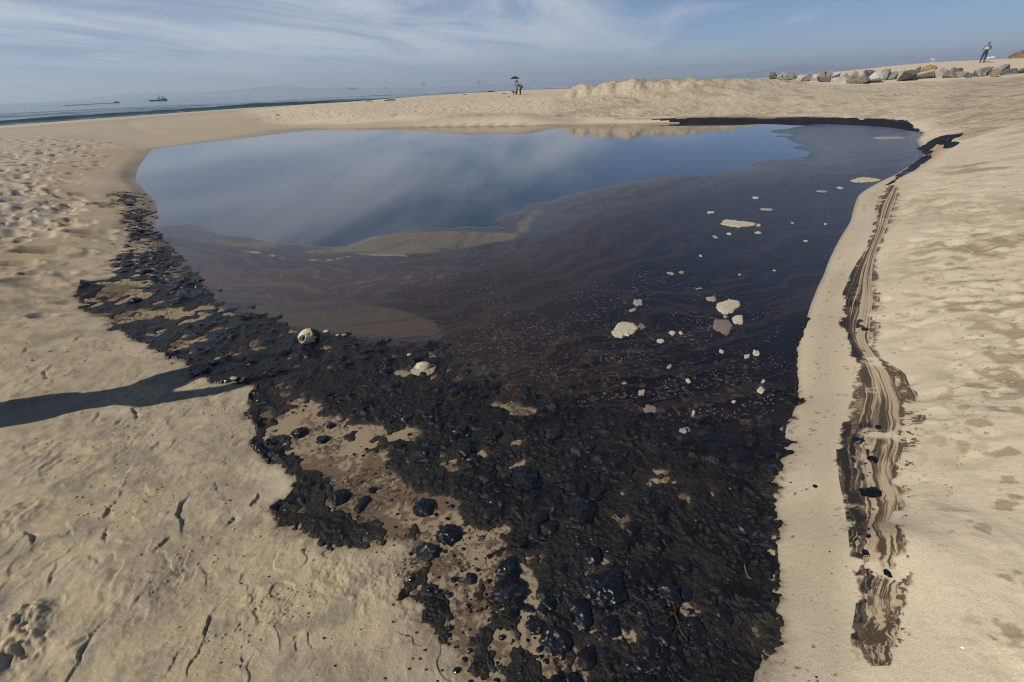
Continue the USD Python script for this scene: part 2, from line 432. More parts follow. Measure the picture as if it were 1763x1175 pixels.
m_front_left = region([(-60, 440), (150, 400), (215, 420), (150, 490), (120, 520), (180, 570), (350, 640), (440, 670), (430, 770), (480, 900), (690, 940), (700, 1030), (800, 1180), (800, 1300), (-60, 1300)], 0.03)

# --- relief
Z += front * (0.02 * fbm(X, Y, 1.6, 3, 3, cell=CELL) * sstep(np.abs(SDP) * R, 0.05, 0.8) * (SDP > 0))
rough = np.clip(m_left + 0.7 * m_bar + m_ridge * .9, 0, 1)
Z += rough * (0.045 * fbm(X, Y, 0.5, 4, 11, 0.65, CELLm)) + m_right * (0.022 * fbm(X, Y, 0.42, 4, 15, 0.65, CELLm) + 0.021 * fbm(X, Y, 0.10, 4, 19, 0.65, CELLm) * (.35 + sstep(fbm(X, Y, .6, 2, 18), -.1, .25)))
Z += m_ridge * 0.07 * fbm(X, Y, .9, 3, 23, .6, CELLm, True)
Z += m_ridge * 0.16 * fbm(X, Y, 2.2, 3, 21, 0.55, CELLm) * sstep(SDP * R, 0.3, 3.0)
far_r = (GA > 0.4) & (R > 20)
clod = np.zeros_like(Z)
# damp left foreground: low swells, tiny crusts
fl = m_front_left
Z += fl * (0.010 * fbm(X, Y, 0.42, 3, 31, 0.5, CELLm) + 0.010 * fbm(X, Y, 0.05, 4, 35, 0.7, CELLm) * (.15 + sstep(fbm(X, Y, 0.3, 3, 36), 0.0, 0.3)) + .006 * fbm(X, Y, .16, 4, 38, .62, CELLm, True))


def window(x, y, rad):
    a, r = math.atan2(x, y), math.hypot(x, y)
    i0, i1 = np.searchsorted(fineA, [a - rad / r, a + rad / r])
    j0, j1 = np.searchsorted(RR, [r - rad, r + rad])
    return slice(i0, max(i1, i0 + 1)), slice(j0, max(j1, j0 + 1))


PN, PR = np.zeros_like(Z), np.zeros_like(Z)


def pit(x, y, rad, depth, ang=0.0, asp=1.5, damp=0.0, rim=0.45, hard=2.6):
    w = window(x, y, rad * 2.2 * asp)
    dx, dy = X[w] - x, Y[w] - y
    u = (dx * math.cos(ang) + dy * math.sin(ang)) / (rad * asp)
    v = (-dx * math.sin(ang) + dy * math.cos(ang)) / rad
    e = np.sqrt(u * u + v * v) * (1 + .35 * fbm(X[w], Y[w], rad * 1.2, 2, 44))
    PN[w] = np.minimum(PN[w], -depth * np.exp(-(e ** hard) * 1.2)); PR[w] = np.maximum(PR[w], depth * rim * np.exp(-((e - 1.35) / .38) ** 2))
    if damp: clod[w] = np.maximum(clod[w], damp * np.exp(-(e / .95) ** 2.5) * np.clip(1 + 1.6 * fbm(X[w], Y[w], rad * .8, 3, 47), 0, 1.2))


def scatter(mask, n, seed, rlo=0.9, power=1.0):
    """n random spots in a mask, as even in the picture as the grid is."""
    g = np.random.default_rng(seed)
    w = mask[:1050, 9:909] * (RR[9:909] > rlo) * (np.abs(A[:1050, None]) < 0.95)
    p = np.cumsum(w.ravel() ** power); p /= p[-1]
    k = np.searchsorted(p, g.random(n))
    i, j = k // 900, k % 900 + 9
    return X[i, j] + g.normal(0, .01, n), Y[i, j] + g.normal(0, .01, n), g


for mk, n, sd_, r0, r1, d0, d1, dmp in ((m_left * sstep(R, 6, 11), 620, 1, .05, .14, .035, .10, .4), (m_bar, 700, 2, .12, .3, .03, .08, .3), (m_ridge, 800, 3, .1, .28, .02, .06, .5)):
    xs_, ys_, g = scatter(mk, n, sd_)
    for x, y in zip(xs_, ys_):
        pit(x, y, g.uniform(r0, r1), g.uniform(d0, d1), g.uniform(0, 3.1), g.uniform(1, 1.8), dmp * g.random(), .12, 4.0 if mk is not m_ridge else 3.0)
xs_, ys_, g = scatter(m_right * sstep(np.hypot(X - .9, Y - .4), .8, 2.5), 420, 4)
for x, y in zip(xs_, ys_):
    rr_ = math.hypot(x, y)
    sc = min(1.0, 0.35 + rr_ / 9)
    pit(x, y, g.uniform(.03, .13) * sc, g.uniform(.008, .035) * sc, g.uniform(0, 3.1), g.uniform(1.0, 2.1), 0, .08)

# thin torn laminae of the swash: sawtooth steps along the contours of a slow noise
lam = vn(X / .42 + 3, Y / .42, 140) + .35 * vn(X / .15, Y / .15, 141) + .12 * vn(X / .05, Y / .05, 142)
ph_ = (lam * 5.2 + .9 * (X * .55 + Y * .25)) % 1.0
Z += fl * .0055 * (ph_ - sstep(ph_, .93, 1.0)) * sstep(fbm(X, Y, .33, 3, 144), -.02, .22) * np.clip(.012 / CELLm, .2, 1)
# scarps and wrinkles in the damp crust, places read off the photograph
SC = [[(255, 742), (240, 750), (230, 760), (223, 769), (197, 783), (196, 792), (202, 799), (213, 803)], [(234, 698), (228, 705), (235, 717), (234, 726)], [(174, 705), (166, 713), (165, 720), (157, 729)],
      [(210, 721), (194, 734)], [(279, 760), (270, 767), (257, 777)], [(305, 756), (296, 767), (295, 775)], [(316, 762), (302, 770)], [(259, 698), (258, 705), (262, 710)], [(302, 713), (289, 722), (289, 730), (295, 736)],
      [(112, 785), (102, 795), (82, 800), (70, 811), (73, 823), (75, 840)], [(228, 829), (208, 845), (206, 860)], [(204, 863), (187, 877), (179, 894)], [(187, 908), (180, 925), (177, 938)],
      [(327, 846), (323, 857), (311, 872), (305, 887), (315, 904), (316, 923)], [(296, 926), (279, 940), (260, 955)], [(100, 966), (90, 989), (73, 1017)], [(286, 1013), (248, 1025), (211, 1057)],
      [(190, 1064), (157, 1091), (119, 1115), (83, 1136)], [(158, 1092), (143, 1115), (129, 1143), (105, 1185)], [(366, 1057), (354, 1085), (349, 1105)], [(361, 1098), (340, 1122), (328, 1143), (322, 1173)],
      [(327, 1105), (310, 1122), (300, 1143), (279, 1173)], [(466, 1061), (477, 1092), (490, 1127)], [(340, 972), (356, 993), (357, 1017)], [(414, 1132), (415, 1156)], [(439, 1013), (425, 1034)],
      [(529, 1079), (534, 1123)], [(507, 1091), (513, 1127)], [(56, 552), (37, 557), (26, 569)], [(94, 584), (70, 594)], [(46, 598), (41, 608), (34, 615)], [(87, 630), (73, 644), (78, 656)],
      [(36, 665), (60, 648)], [(142, 575), (125, 590)], [(107, 556), (98, 563)], [(72, 515), (52, 520)], [(140, 530), (158, 522)], [(20, 700), (44, 690)], [(60, 940), (45, 915)], [(390, 905), (408, 890)], [(445, 850), (430, 880)],
      [(370, 830), (378, 855)], [(15, 780), (40, 770), (48, 790)], [(150, 955), (172, 975)], [(130, 905), (112, 925)]]
for k, line in enumerate(SC):
    w3 = hit(*np.array(line, float).T)[:, :2]
    L = densify(w3, 60, closed=False)
    g = np.random.default_rng(500 + k)
    L = L + np.column_stack([gaussian_filter(g.normal(0, 1, 60), 4), gaussian_filter(g.normal(0, 1, 60), 4)]) * 0.012
    c, ext = L.mean(0), np.ptp(L, axis=0).max() / 2 + 0.14
    w = window(c[0], c[1], ext)
    q = np.column_stack([X[w].ravel(), Y[w].ravel()])
    d, i = cKDTree(L).query(q)
    tan = np.gradient(L, axis=0); tan /= np.linalg.norm(tan, axis=1)[:, None] + 1e-9
    nrm = np.column_stack([-tan[:, 1], tan[:, 0]])
    nrm *= np.sign((nrm @ np.array([0.9, 0.42])).sum() + 1e-9)          # the drop faces away from the sun
    side = ((q - L[i]) * nrm[i]).sum(1)
    t = i / 59.0
    end = np.hypot(*(q - L[i]).T) > 1e-9
    env = np.sin(np.pi * np.clip(t, 0.02, .98)) ** .8 * (.55 + .9 * vn(t * 7 + k, t * 0, 46)) * np.where((i == 0) | (i == 59), np.exp(-(d / .012) ** 2), 1)
    a0 = 0.003 + 0.007 * g.random() ** 1.8
    prof = np.where(side > 0, -a0 * np.exp(-side / 0.024), a0 * .7 * np.exp(side / 0.03))
    Z[w] += (prof * env).reshape(Z[w].shape)
for px, py, rad, dep in ((53, 484, .1, .05), (71, 489, .1, .05), (92, 491, .07, .03), (83, 433, .13, .07), (22, 455, .1, .07), (155, 401, .13, .07), (170, 409, .1, .05), (105, 470, .06, .03), (60, 470, .06, .03), (130, 433, .07, .03), (187, 412, .06, .03),
                         (70, 545, .05, .025), (120, 520, .06, .02), (30, 520, .08, .03), (160, 510, .05, .02)):
    p = hit(px, py)[0]; pit(p[0], p[1], rad * 1.25, dep * 1.3, 0.5, 1.7, .3)
Z += PN + PR
for px, py, rad in ((22, 895, .11), (45, 1062, .07), (15, 1100, .13), (35, 1125, .08)):         # kicked-up clods
    p = hit(px, py)[0]
    w = window(p[0], p[1], rad * 1.8)
    e = np.hypot(X[w] - p[0], Y[w] - p[1]) / rad
    Z[w] += np.exp(-e ** 4) * (0.016 + 0.03 * fbm(X[w], Y[w], .09, 4, 77, .7))
# winding mark of an old trickle, and thin wrack lines on the smooth flat
for line, dep, wd in (([(215, 205), (235, 224), (300, 238)], .05, .5), ([(0, 236), (120, 243), (190, 252), (235, 256)], .04, .3)):
    L = densify(hit(*np.array(line, float).T)[:, :2], 120, closed=False)
    c, ext = L.mean(0), np.ptp(L, axis=0).max() / 2 + 1
    w = window(c[0], c[1], ext)
    d, _ = cKDTree(L).query(np.column_stack([X[w].ravel(), Y[w].ravel()]))
    Z[w] -= dep * np.exp(-(d.reshape(Z[w].shape) / wd) ** 2)

# a low clean scarp at the foot of the bar and the stained bank
foot = densify(hl([(470, 212), (560, 211), (700, 206), (900, 203), (1100, 202), (1200, 203)]), 300, closed=False)
d, i = cKDTree(foot).query(np.column_stack([GA.ravel(), GS.ravel()]), distance_upper_bound=0.12)
sg = (GS.ravel() - foot[np.minimum(i, 299), 1])
bump_ = np.where(np.isfinite(d), 0.025 * np.exp(-np.abs(d) / .012) * np.where(sg > 0, 1, -.3), 0)
Z += (np.where(np.isfinite(d), bump_, 0) * np.where((i == 0) | (i >= 299), 0, 1)).reshape(Z.shape)

# ------------------------------------------------------------------ colour of the sand (albedo: dryness, iron, black grains, stains)
DRY, DAMP, GREY, RUST, BROWN = (np.array(c) for c in ((.485, .405, .288), (.245, .203, .138), (.15, .140, .118), (.36, .262, .15), (.085, .055, .036)))
COL = np.broadcast_to(DRY, Z.shape + (3,)).astype(np.float32).copy()
GLOSS = np.full(Z.shape, 0.85, np.float32)


def paint(m, c, amount=1.0):
    COL[...] = COL + (np.asarray(c, np.float32) - COL) * (np.clip(m, 0, 1) * amount)[..., None].astype(np.float32)


n1, n2, n3 = fbm(X, Y, 1.1, 4, 51, cell=CELLm), fbm(X, Y, 0.25, 4, 61, cell=CELLm), fbm(X, Y, 6.0, 4, 71, cell=CELLm)
paint(0.5 + n1, DRY * 0.9, .5)
m_flat = region([(-60, 226), (0, 222), (420, 189), (430, 200), (470, 213), (700, 208), (1000, 206), (1000, 216), (700, 221), (560, 226), (430, 240), (262, 257), (240, 262), (190, 252), (100, 242), (-60, 236)], 0.02, .01)
paint(m_flat, np.array((.32, .268, .186)), .9)
paint(m_left * (0.5 + .8 * n2), np.array((.27, .235, .175)), .8)
paint(m_left, np.array((.36, .312, .235)), .6)
paint(fl, np.array((.385, .308, .188)), .95)
mott = np.maximum(sstep(fbm(X, Y, .15, 4, 81, .6, CELLm) + .3 * n1, .04, .26), .7 * sstep(fbm(X, Y, .4, 4, 83, .6, CELLm), .04, .26))
paint(fl * mott, GREY, .46)
paint(fl * sstep(fbm(X, Y, .06, 4, 85, .7, CELLm), .0, .3), GREY, .24)
paint(fl * sstep(fbm(X, Y, .16, 4, 88, .65, CELLm), .05, .3), np.array((.365, .30, .205)), .5)
m_strip = region([(170, 262), (195, 290), (150, 320), (170, 350), (190, 372), (130, 400), (200, 440), (240, 400), (262, 390), (250, 340), (225, 310), (235, 285), (255, 262), (230, 255)], .02, .015)
paint(m_strip, np.array((.27, .225, .15)), .8)
trail = densify(hl([(185, 258), (165, 270), (150, 285), (118, 308), (116, 330), (148, 345), (160, 360), (122, 385), (60, 415), (0, 445), (-40, 465)]), 300, closed=False)
d, _ = cKDTree(trail).query(np.column_stack([GA.ravel(), GS.ravel()]), distance_upper_bound=0.2)
d = np.where(np.isfinite(d), d, 9).reshape(Z.shape)
paint(np.exp(-(d / (.038 + .015 * n1)) ** 4) * (0.75 + .5 * n2), RUST, .65)
WET = np.exp(-np.maximum(Z, 0) / .022) * (SDP < .2) * (R < 45)
paint(sstep(WET, .1, .8), DAMP * .9, .8)
wet_sea = np.exp(-np.maximum(Z + .1, 0) / .12) * (R > 38) * (GA < .05)
paint(wet_sea, DAMP, .8)
GLOSS = np.where(WET > .5, 0.45, GLOSS)
m_slope = region([(1540, 330), (1480, 420), (1455, 520), (1465, 600), (1470, 700), (1445, 780), (1455, 900), (1470, 1050), (1460, 1200), (1310, 1200), (1340, 1000), (1328, 880), (1350, 740), (1368, 640), (1390, 550), (1440, 440), (1478, 338), (1560, 295)], .03, .02)
paint(m_slope, np.array((.345, .288, .200)), .9)
paint(m_slope * sstep(n2 + n1, -.2, .5), np.array((.43, .365, .268)), .6)
paint(m_ridge * sstep(fbm(X, Y, 1.0, 5, 94, .65, CELLm) + .3 * n3, .02, .25), np.array((.31, .24, .15)), .6)
damp_clods = sstep(fbm(X, Y, .24, 5, 91, .65, CELLm) + .3 * n1, .06, .22) * m_right
paint(damp_clods, np.array((.31, .250, .165)), .6)
paint(m_right * sstep(fbm(X, Y, .075, 4, 97, .65, CELLm) + .45 * fbm(X, Y, .9, 2, 98), .12, .26), np.array((.235, .180, .108)), .75)
paint(clod, np.array((.255, .195, .118)), .75)
heap_tops = np.zeros_like(Z)
for p in heap_p[3:]: heap_tops = np.maximum(heap_tops, np.exp(-(np.hypot(X - p[0], Y - p[1]) / .5) ** 2))
paint(heap_tops * sstep(n2, -.2, .12), np.array((.24, .185, .115)), .8)
paint(region([(1060, 203), (1150, 203), (1300, 199), (1420, 200), (1420, 204), (1200, 206), (1060, 206)], .008, .006), np.array((.17, .11, .06)), .8)
paint(region([(1590, 262), (1625, 240), (1640, 243), (1615, 268), (1560, 300), (1540, 312), (1545, 300)], .01), np.array((.25, .16, .085)), .8)
paint(region([(268, 256), (228, 286), (212, 312), (240, 352), (244, 402), (292, 416), (290, 352), (256, 312), (262, 290), (296, 262)], .016, .016), np.array((.135, .108, .072)), .9)
# brown stain under and around the oil
TARP = smooth_closed(hl([(205, 335), (225, 330), (262, 392), (300, 410), (330, 440), (420, 505), (600, 545), (790, 560), (930, 610), (1070, 645), (1200, 655), (1330, 655), (1368, 660), (1350, 760), (1328, 880), (1336, 980), (1332, 1110), (1300, 1180), (1270, 1330), (760, 1330), (805, 1200), (790, 1150),
                    (785, 1112), (755, 1105), (725, 1060), (715, 1020), (690, 1032), (700, 1008), (686, 990), (712, 935), (700, 928), (650, 938), (590, 948), (560, 935), (520, 905), (490, 908), (468, 880), (490, 862), (512, 828), (470, 804), (432, 775),
                    (440, 735), (432, 712), (440, 688), (452, 668), (410, 655), (385, 662), (350, 640), (262, 604), (182, 564), (135, 522), (130, 505), (185, 475), (212, 425), (214, 380)]), 1800, 1.0)
SDT = sdf(TARP, GA, GS, .35) + .030 * fbm(GA / .06, GS / .06, 1.0, 4, 40, .6) + .012 * fbm(GA / .014, GS / .014, 1.0, 2, 41)
m_tar_all = np.clip(.5 - SDT / .02, 0, 1)
paint(np.where(SDT > 0, np.exp(-(np.abs(SDT) * R / (.035 + .004 * R)) ** 1.5), 0) * (R < 14), np.array((.19, .148, .095)), .7)
paint(m_tar_all, np.array((.20, .145, .082)), .8)
paint(m_tar_all * sstep(n2 + .8 * fbm(X, Y, .022, 3, 99, .8, CELLm), -.05, .2), BROWN, .8)
paint(m_tar_all * sstep(fbm(X, Y, .013, 2, 103, .8), .14, .30) * sstep(fbm(X, Y, .2, 3, 104) + .1, -.1, .2), np.array((.012, .010, .008)), .85)
paint(region([(275, 395), (305, 425), (335, 470), (360, 505), (300, 480), (270, 430)], .02, .02), np.array((.085, .052, .036)), .8)
# ------------------------------------------------------------------ ground materials and sheets
def sheet_material(name, fw=.45, bump=0.35, fine=220.0, coarse=45.0, grain=0.16, spec=0.25, dist=0.006, rough_noise=0.0):
    return usdkit.material(stage, '/World/Looks/' + name, {
        'geo': ('geometry', {}), 'a': ('attribute', dict(attribute='tint')), 'g': ('attribute', dict(attribute='gloss')),
        'n': ('noise_texture', dict(scale=fine, detail=3, roughness=0.7)), 'n2': ('noise_texture', dict(scale=coarse, detail=5, roughness=0.62)),
        'm': ('map_range', dict(from_min=0.25, from_max=0.75, to_min=1 - grain, to_max=1 + grain)),
        'sc': ('vector_math', dict(math_type='scale')),
        'add': ('math', dict(math_type='multiply_add', value2=fw)),
        'b': ('bump', dict(strength=bump, distance=dist)),
        'n3': ('noise_texture', dict(scale=3.2, detail=5, roughness=0.68)), 'rl': ('attribute', dict(attribute='relief')),
        'b2': ('bump', dict(distance=0.16)),
        'p': ('principled_bsdf', dict(specular_ior_level=spec)),
    }, [('geo.position', 'n.vector'), ('geo.position', 'n2.vector'), ('n.fac', 'm.value'), ('a.color', 'sc.vector1'), ('m.result', 'sc.scale'), ('sc.vector', 'p.base_color'),
        ('g.fac', 'p.roughness'), ('n.fac', 'add.value1'), ('n2.fac', 'add.value3'), ('add.value', 'b.height'), ('geo.position', 'n3.vector'), ('n3.fac', 'b2.height'), ('rl.fac', 'b2.strength'), ('b2.normal', 'b.normal'), ('b.normal', 'p.normal')], surface='p.BSDF')


RELIEF = np.clip(.3 * m_left + .55 * m_bar + .8 * m_ridge + .45 * m_right * sstep(R, 1, 6), 0, 1) * np.clip(R / 14, .45, 1.8)
M_SAND = sheet_material('beach_sand', bump=.6, grain=.30, dist=.008)
M_TAR = sheet_material('tar', fw=.10, bump=0.9, fine=190, coarse=42, grain=0.35, spec=0.3, dist=0.016)
M_STAIN = sheet_material('oil_stained_sand', bump=.6, grain=.30, dist=.008)
M_WATER = sheet_material('pond_surface', bump=0.014, fine=24, coarse=6, grain=0.02, spec=0.75, dist=0.02)
M_SLICK = sheet_material('floating_oil', bump=0.4, fine=70, coarse=18, grain=0.3, spec=0.22, dist=0.014)

_i, _j = np.meshgrid(np.arange(NA), np.arange(NR - 1), indexing='ij')
_n = (_i + 1) % NA
QUADS = np.stack([_i * NR + _j, _i * NR + _j + 1, _n * NR + _j + 1, _n * NR + _j], -1)      # winding set below


def sheet(name, z, tint, gloss, mat, keep=None, label=None, cat=None, kind=None, cap=False, group=None):
    """The part of the grid where KEEP holds at any corner, as one mesh at height z."""
    q = QUADS.reshape(-1, 4)
    if keep is not None:
        kf = keep.ravel()
        q = q[kf[q].any(1)]
    used, inv = np.unique(q, return_inverse=True)
    q = inv.reshape(-1, 4)
    v = np.column_stack([X.ravel()[used], Y.ravel()[used], z.ravel()[used]])
    f = np.vstack([q[:, [0, 1, 2]], q[:, [0, 2, 3]]])
    col, gl, re_ = tint.reshape(-1, 3)[used], gloss.ravel()[used], RELIEF.ravel()[used] * (mat is M_SAND)
    if cap:
        f = np.vstack([f, np.column_stack([np.full(NA, len(v)), np.arange(NA) * NR, (np.arange(NA) + 1) % NA * NR])])
        v = np.vstack([v, [0, 0, z[:, 0].mean()]]); col = np.vstack([col, col[:1]]); gl = np.r_[gl, gl[:1]]; re_ = np.r_[re_, 0]
    a, b, c = v[f[0]]
    if np.cross(b - a, c - a)[2] < 0: f = f[:, ::-1]
    m = usdkit.mesh(stage, '/World/' + numbered(name), (v, f), mat, True)
    primvar(m.GetPrim(), 'tint', col, True); primvar(m.GetPrim(), 'gloss', gl); primvar(m.GetPrim(), 'relief', re_)
    return tag(m, label, cat, group, kind)


# --- oil mat on the sand
def ell(px, py, rx, ry):
    p0, p1, p2 = hit([px, px + rx, px], [py, py, py + ry])[:, :2]
    Mi = np.linalg.inv(np.column_stack([p1 - p0, p2 - p0]))
    e = np.zeros(Z.shape) + 9
    ext = 3.2 * max(np.linalg.norm(p1 - p0), np.linalg.norm(p2 - p0))
    w = window(p0[0], p0[1], ext)
    d = np.stack([X[w] - p0[0], Y[w] - p0[1]], -1) @ Mi.T
    e[w] = np.hypot(d[..., 0], d[..., 1])
    return e


NZ = 0.42 * fbm(X, Y, .3, 3, 111, .6, CELLm) + 0.62 * fbm(X, Y, .09, 5, 121, .68, CELLm)
dense = region([(640, 640), (800, 640), (1380, 600), (1345, 900), (1350, 1000), (1300, 1340), (1000, 1340), (920, 1000), (820, 880), (700, 760), (600, 680)], .1, .05)
middle = region([(330, 560), (500, 560), (800, 600), (760, 740), (620, 720), (470, 660), (360, 630)], .04, .02)
BARE = [(543, 758, 52, 44, 1.1), (602, 818, 42, 40, 1.1), (675, 868, 42, 50, .9), (716, 750, 38, 18, .8), (770, 795, 26, 24, .7), (766, 880, 22, 32, .9), (784, 995, 75, 68, 1.0), (848, 940, 52, 34, .9), (506, 722, 36, 20, .8), (625, 680, 32, 9, .9), (820, 781, 26, 20, .7),
        (905, 708, 34, 8, 1.3), (909, 795, 26, 14, .9), (955, 827, 22, 12, .9), (1068, 900, 24, 18, 1.2), (1014, 972, 38, 28, 1.3), (909, 1022, 24, 42, 1.0), (1178, 1045, 27, 20, 1.3), (1091, 772, 17, 6, 1.2), (1150, 813, 17, 5, 1.2), (945, 1118, 40, 40, 1.0), (1060, 1077, 22, 30, 1.0),
        (204, 496, 46, 14, 1.1), (258, 540, 52, 14, 1.1), (361, 584, 26, 8, .9), (289, 598, 32, 7, .6), (150, 515, 16, 10, .4), (520, 690, 40, 14, .7), (700, 640, 24, 6, .6), (440, 600, 24, 6, .6), (640, 800, 20, 20, .5), (300, 470, 26, 12, .5), (262, 452, 10, 30, .5), (560, 600, 26, 5, .5), (500, 610, 24, 5, .5), (1180, 745, 30, 8, .9), (990, 735, 36, 6, .7), (860, 700, 40, 9, .7), (230, 430, 10, 40, .3), (600, 910, 60, 14, -.8), (540, 900, 40, 14, -.5), (720, 1050, 40, 26, .1)]
cov = 0.10 + NZ * 1.5 + .55 * dense + .25 * middle
for b in BARE: cov -= b[4] * .60 * np.exp(-(ell(*b[:4]) * .95) ** 1.8)
din = -SDT * R                              # metres inside the outline
rim = .50 * np.exp(-((din - .045) / .075) ** 2) * (.75 + .9 * fbm(X, Y, .2, 3, 137))
apron = region([(120, 500), (190, 470), (240, 440), (420, 520), (560, 580), (480, 660), (390, 655), (262, 604)], .05, .03)
cov = np.where(din > 0, cov + rim * (Z > -.004) + .22 * apron - .85 * sstep(-Z, .0, .055) * (R > 1.5), -1.0)
left_strip = region([(222, 325), (238, 330), (262, 400), (275, 440), (330, 480), (360, 520), (300, 520), (230, 440), (205, 400), (205, 345)], .02, .01)
cov = cov - left_strip * (.16 - .3 * sstep(-GS, -2.5, -2.0)) 
streak_far = region([(1120, 206), (1180, 204), (1250, 202), (1400, 202), (1480, 204), (1545, 206), (1562, 207), (1572, 213), (1592, 229), (1560, 227), (1500, 221), (1400, 219), (1300, 217), (1200, 216), (1150, 209)], .006, .006, .03, smooth=1, n=1500)
cov = np.maximum(cov, np.where(streak_far > .5, .5 + .5 * fbm(GA / .03, GS / .012, 1, 3, 131) , -1))
inlet = region([(1590, 268), (1580, 256), (1598, 243), (1625, 232), (1658, 229), (1642, 240), (1650, 246), (1632, 256), (1628, 250), (1612, 249), (1602, 258), (1606, 272), (1585, 284), (1550, 308), (1530, 318), (1560, 294)], .006, .008, .05, smooth=1, n=1500)
cov = np.maximum(cov, np.where(inlet > .5, .75 + .9 * NZ, -1))
edge_line = region([(1366, 600), (1386, 545), (1392, 548), (1374, 600), (1372, 690), (1354, 740), (1338, 830), (1332, 890), (1342, 970), (1338, 1060), (1332, 1060), (1334, 980), (1324, 890), (1330, 830), (1345, 738), (1366, 690)], .005, .004, .03, smooth=1, n=1500)
cov = np.maximum(cov, np.where(edge_line > .5, .25 + NZ, -1))

lump = np.maximum(0, fbm(X, Y, .13, 3, 141, .6, CELLm)) + .6 * np.maximum(0, fbm(X, Y, .055, 2, 145, .6, CELLm))
inner = sstep(cov + .35 * fbm(X, Y, .22, 3, 138, .6, CELLm), .15, .75)
TH = 0.004 * sstep(cov, 0, .12) + inner * (.004 + .040 * lump * (.4 + .6 * sstep(R, 1, 3)) + .008 * fbm(X, Y, .022, 2, 151, .6, CELLm))
TH = np.minimum(TH, .05)
TH *= np.where(R > 12, np.clip(R / 18, 1, 1.6), 1)
tz = np.where(cov > 0, Z + TH + .002, Z - .012)
blk, thin, olive = np.array((.0042, .0043, .0048)), np.array((.021, .0165, .011)), np.array((.0085, .0079, .0066))
k = sstep(lump + .25 * fbm(X, Y, .35, 2, 139), .03, .2) * inner
tcol = thin + (olive - thin) * sstep(cov, .1, .4)[..., None]
tcol = tcol + (blk - tcol) * np.clip(k * .85 + .35 * sstep(cov, .5, 1.0), 0, 1)[..., None]
tgl = np.clip(.58 - .48 * k - .06 * inner + .2 * fbm(X, Y, .2, 3, 161), .10, .7)
tgl = np.where(R > 14, .6, tgl)
sheet('oil_mat', tz, tcol, tgl, M_TAR, (cov > 0) & (R < 45), 'glossy black crust of crude oil smeared over the wet sand at the pond edge', 'oil mat', 'stuff')

# --- brown strand line left by oil up the right bank
SL = [(1540, 314), (1512, 343), (1503, 400), (1490, 432), (1470, 470), (1452, 520), (1448, 560), (1466, 600), (1474, 640), (1478, 685), (1452, 760), (1452, 800), (1462, 860), (1470, 920), (1476, 980), (1482, 1040), (1472, 1110), (1500, 1150)]
SR = [(1548, 318), (1546, 343), (1528, 400), (1510, 432), (1505, 470), (1512, 520), (1507, 560), (1504, 600), (1540, 640), (1566, 685), (1574, 730), (1562, 800), (1560, 860), (1556, 920), (1562, 980), (1552, 1040), (1556, 1110), (1530, 1150)]
NT, NU = 1500, 150
def grid_at(F, x, y):
    """A field of the grid at places."""
    ai, si = (np.arctan2(x, y) - fineA[0]) / (fineA[1] - fineA[0]), np.interp(np.log(np.hypot(x, y)), S, np.arange(NR))
    return map_coordinates(F[:1050], [ai, si], order=1, mode='nearest')


L0, R0_ = densify(np.array(SL, float), 4000, closed=False), densify(np.array(SR, float), 4000, closed=False)
L0, R0_ = (np.column_stack([gaussian_filter(q[:, k], 40, mode='nearest') for k in (0, 1)])[np.linspace(0, 3999, NT).astype(int)] for q in (L0, R0_))
sl, sr = hit(*L0.T)[:, :2], hit(*R0_.T)[:, :2]
mid, half = (sl + sr) / 2, (sr - sl) / 2
hw = np.linalg.norm(half, axis=1)
arc1 = np.r_[0, np.cumsum(np.linalg.norm(np.diff(mid, axis=0), axis=1))][::-1]         # metres from the near end
u, arc = np.meshgrid(np.linspace(-1.25, 1.45, NU), arc1)
PX, PY = (mid[:, k][:, None] + half[:, k][:, None] * u for k in (0, 1))
near_ = sstep(arc, 4.5, 2.0)
wv = .20 * (vn(arc * 2.3, u * .7 + 3, 171) - .5) + .11 * (vn(arc * 6, u * 1.5, 172) - .5) + .05 * (vn(arc * 19, u * 4, 174) - .5)
uw = u + 1.5 * wv
lines = vn(uw * 4.2, arc * .9, 173) * .42 + vn(uw * 9.5, arc * 1.6, 175) * .38 + vn(uw * 22, arc * 2.8, 176) * .30 + vn(uw * 44, arc * 6, 178) * .14
solid = sstep(vn(arc * 1.5 + 4, u * 1.7, 184) + .25 * vn(arc * 7, u * 5, 185), .75, 1.0)
dry = sstep(vn(arc * 2.1 + 11, u * 2.1, 186) + .3 * vn(arc * 9, u * 8, 187), .78, 1.0)
lines = np.clip(sstep(lines + .04 * near_, .47, .72) + .55 * solid - .55 * dry, 0, 1.2)
edn = fbm(PX, PY, .16, 4, 177, .7) + .10 * (1 - near_)
ed = sstep(1.0 - np.abs(u + wv) + 1.0 * edn, 0.0, .22)
spray = sstep(edn + .9 * fbm(PX, PY, .022, 3, 179, .8) - .55 * np.maximum(np.abs(u) - .85, 0), .16, .30) * sstep(1.5 - np.abs(u), 0, .5) * (np.abs(u) > .7)
gap = np.zeros_like(u)
for py_, px0, px1, wd, st in ((622, 1488, 1545, .05, 1.0), (746, 1490, 1575, .05, .9), (980, 1480, 1560, .05, .9), (665, 1470, 1500, .04, .6), (380, 1500, 1545, .12, .5), (870, 1460, 1500, .02, .7)):
    a, b = hit([px0, px1], [py_, py_ + 8])[:, :2]
    t = np.clip(((PX - a[0]) * (b - a)[0] + (PY - a[1]) * (b - a)[1]) / ((b - a) @ (b - a)), 0, 1)
    dd = np.hypot(PX - a[0] - t * (b - a)[0], PY - a[1] - t * (b - a)[1]) + .05 * fbm(PX, PY, .07, 3, 188)
    gap += st * sstep(wd - dd, -.02, .03) * sstep(vn(PX * 30, PY * 30, 189) + .5 * vn(PX * 80, PY * 80, 190), .45, .8)
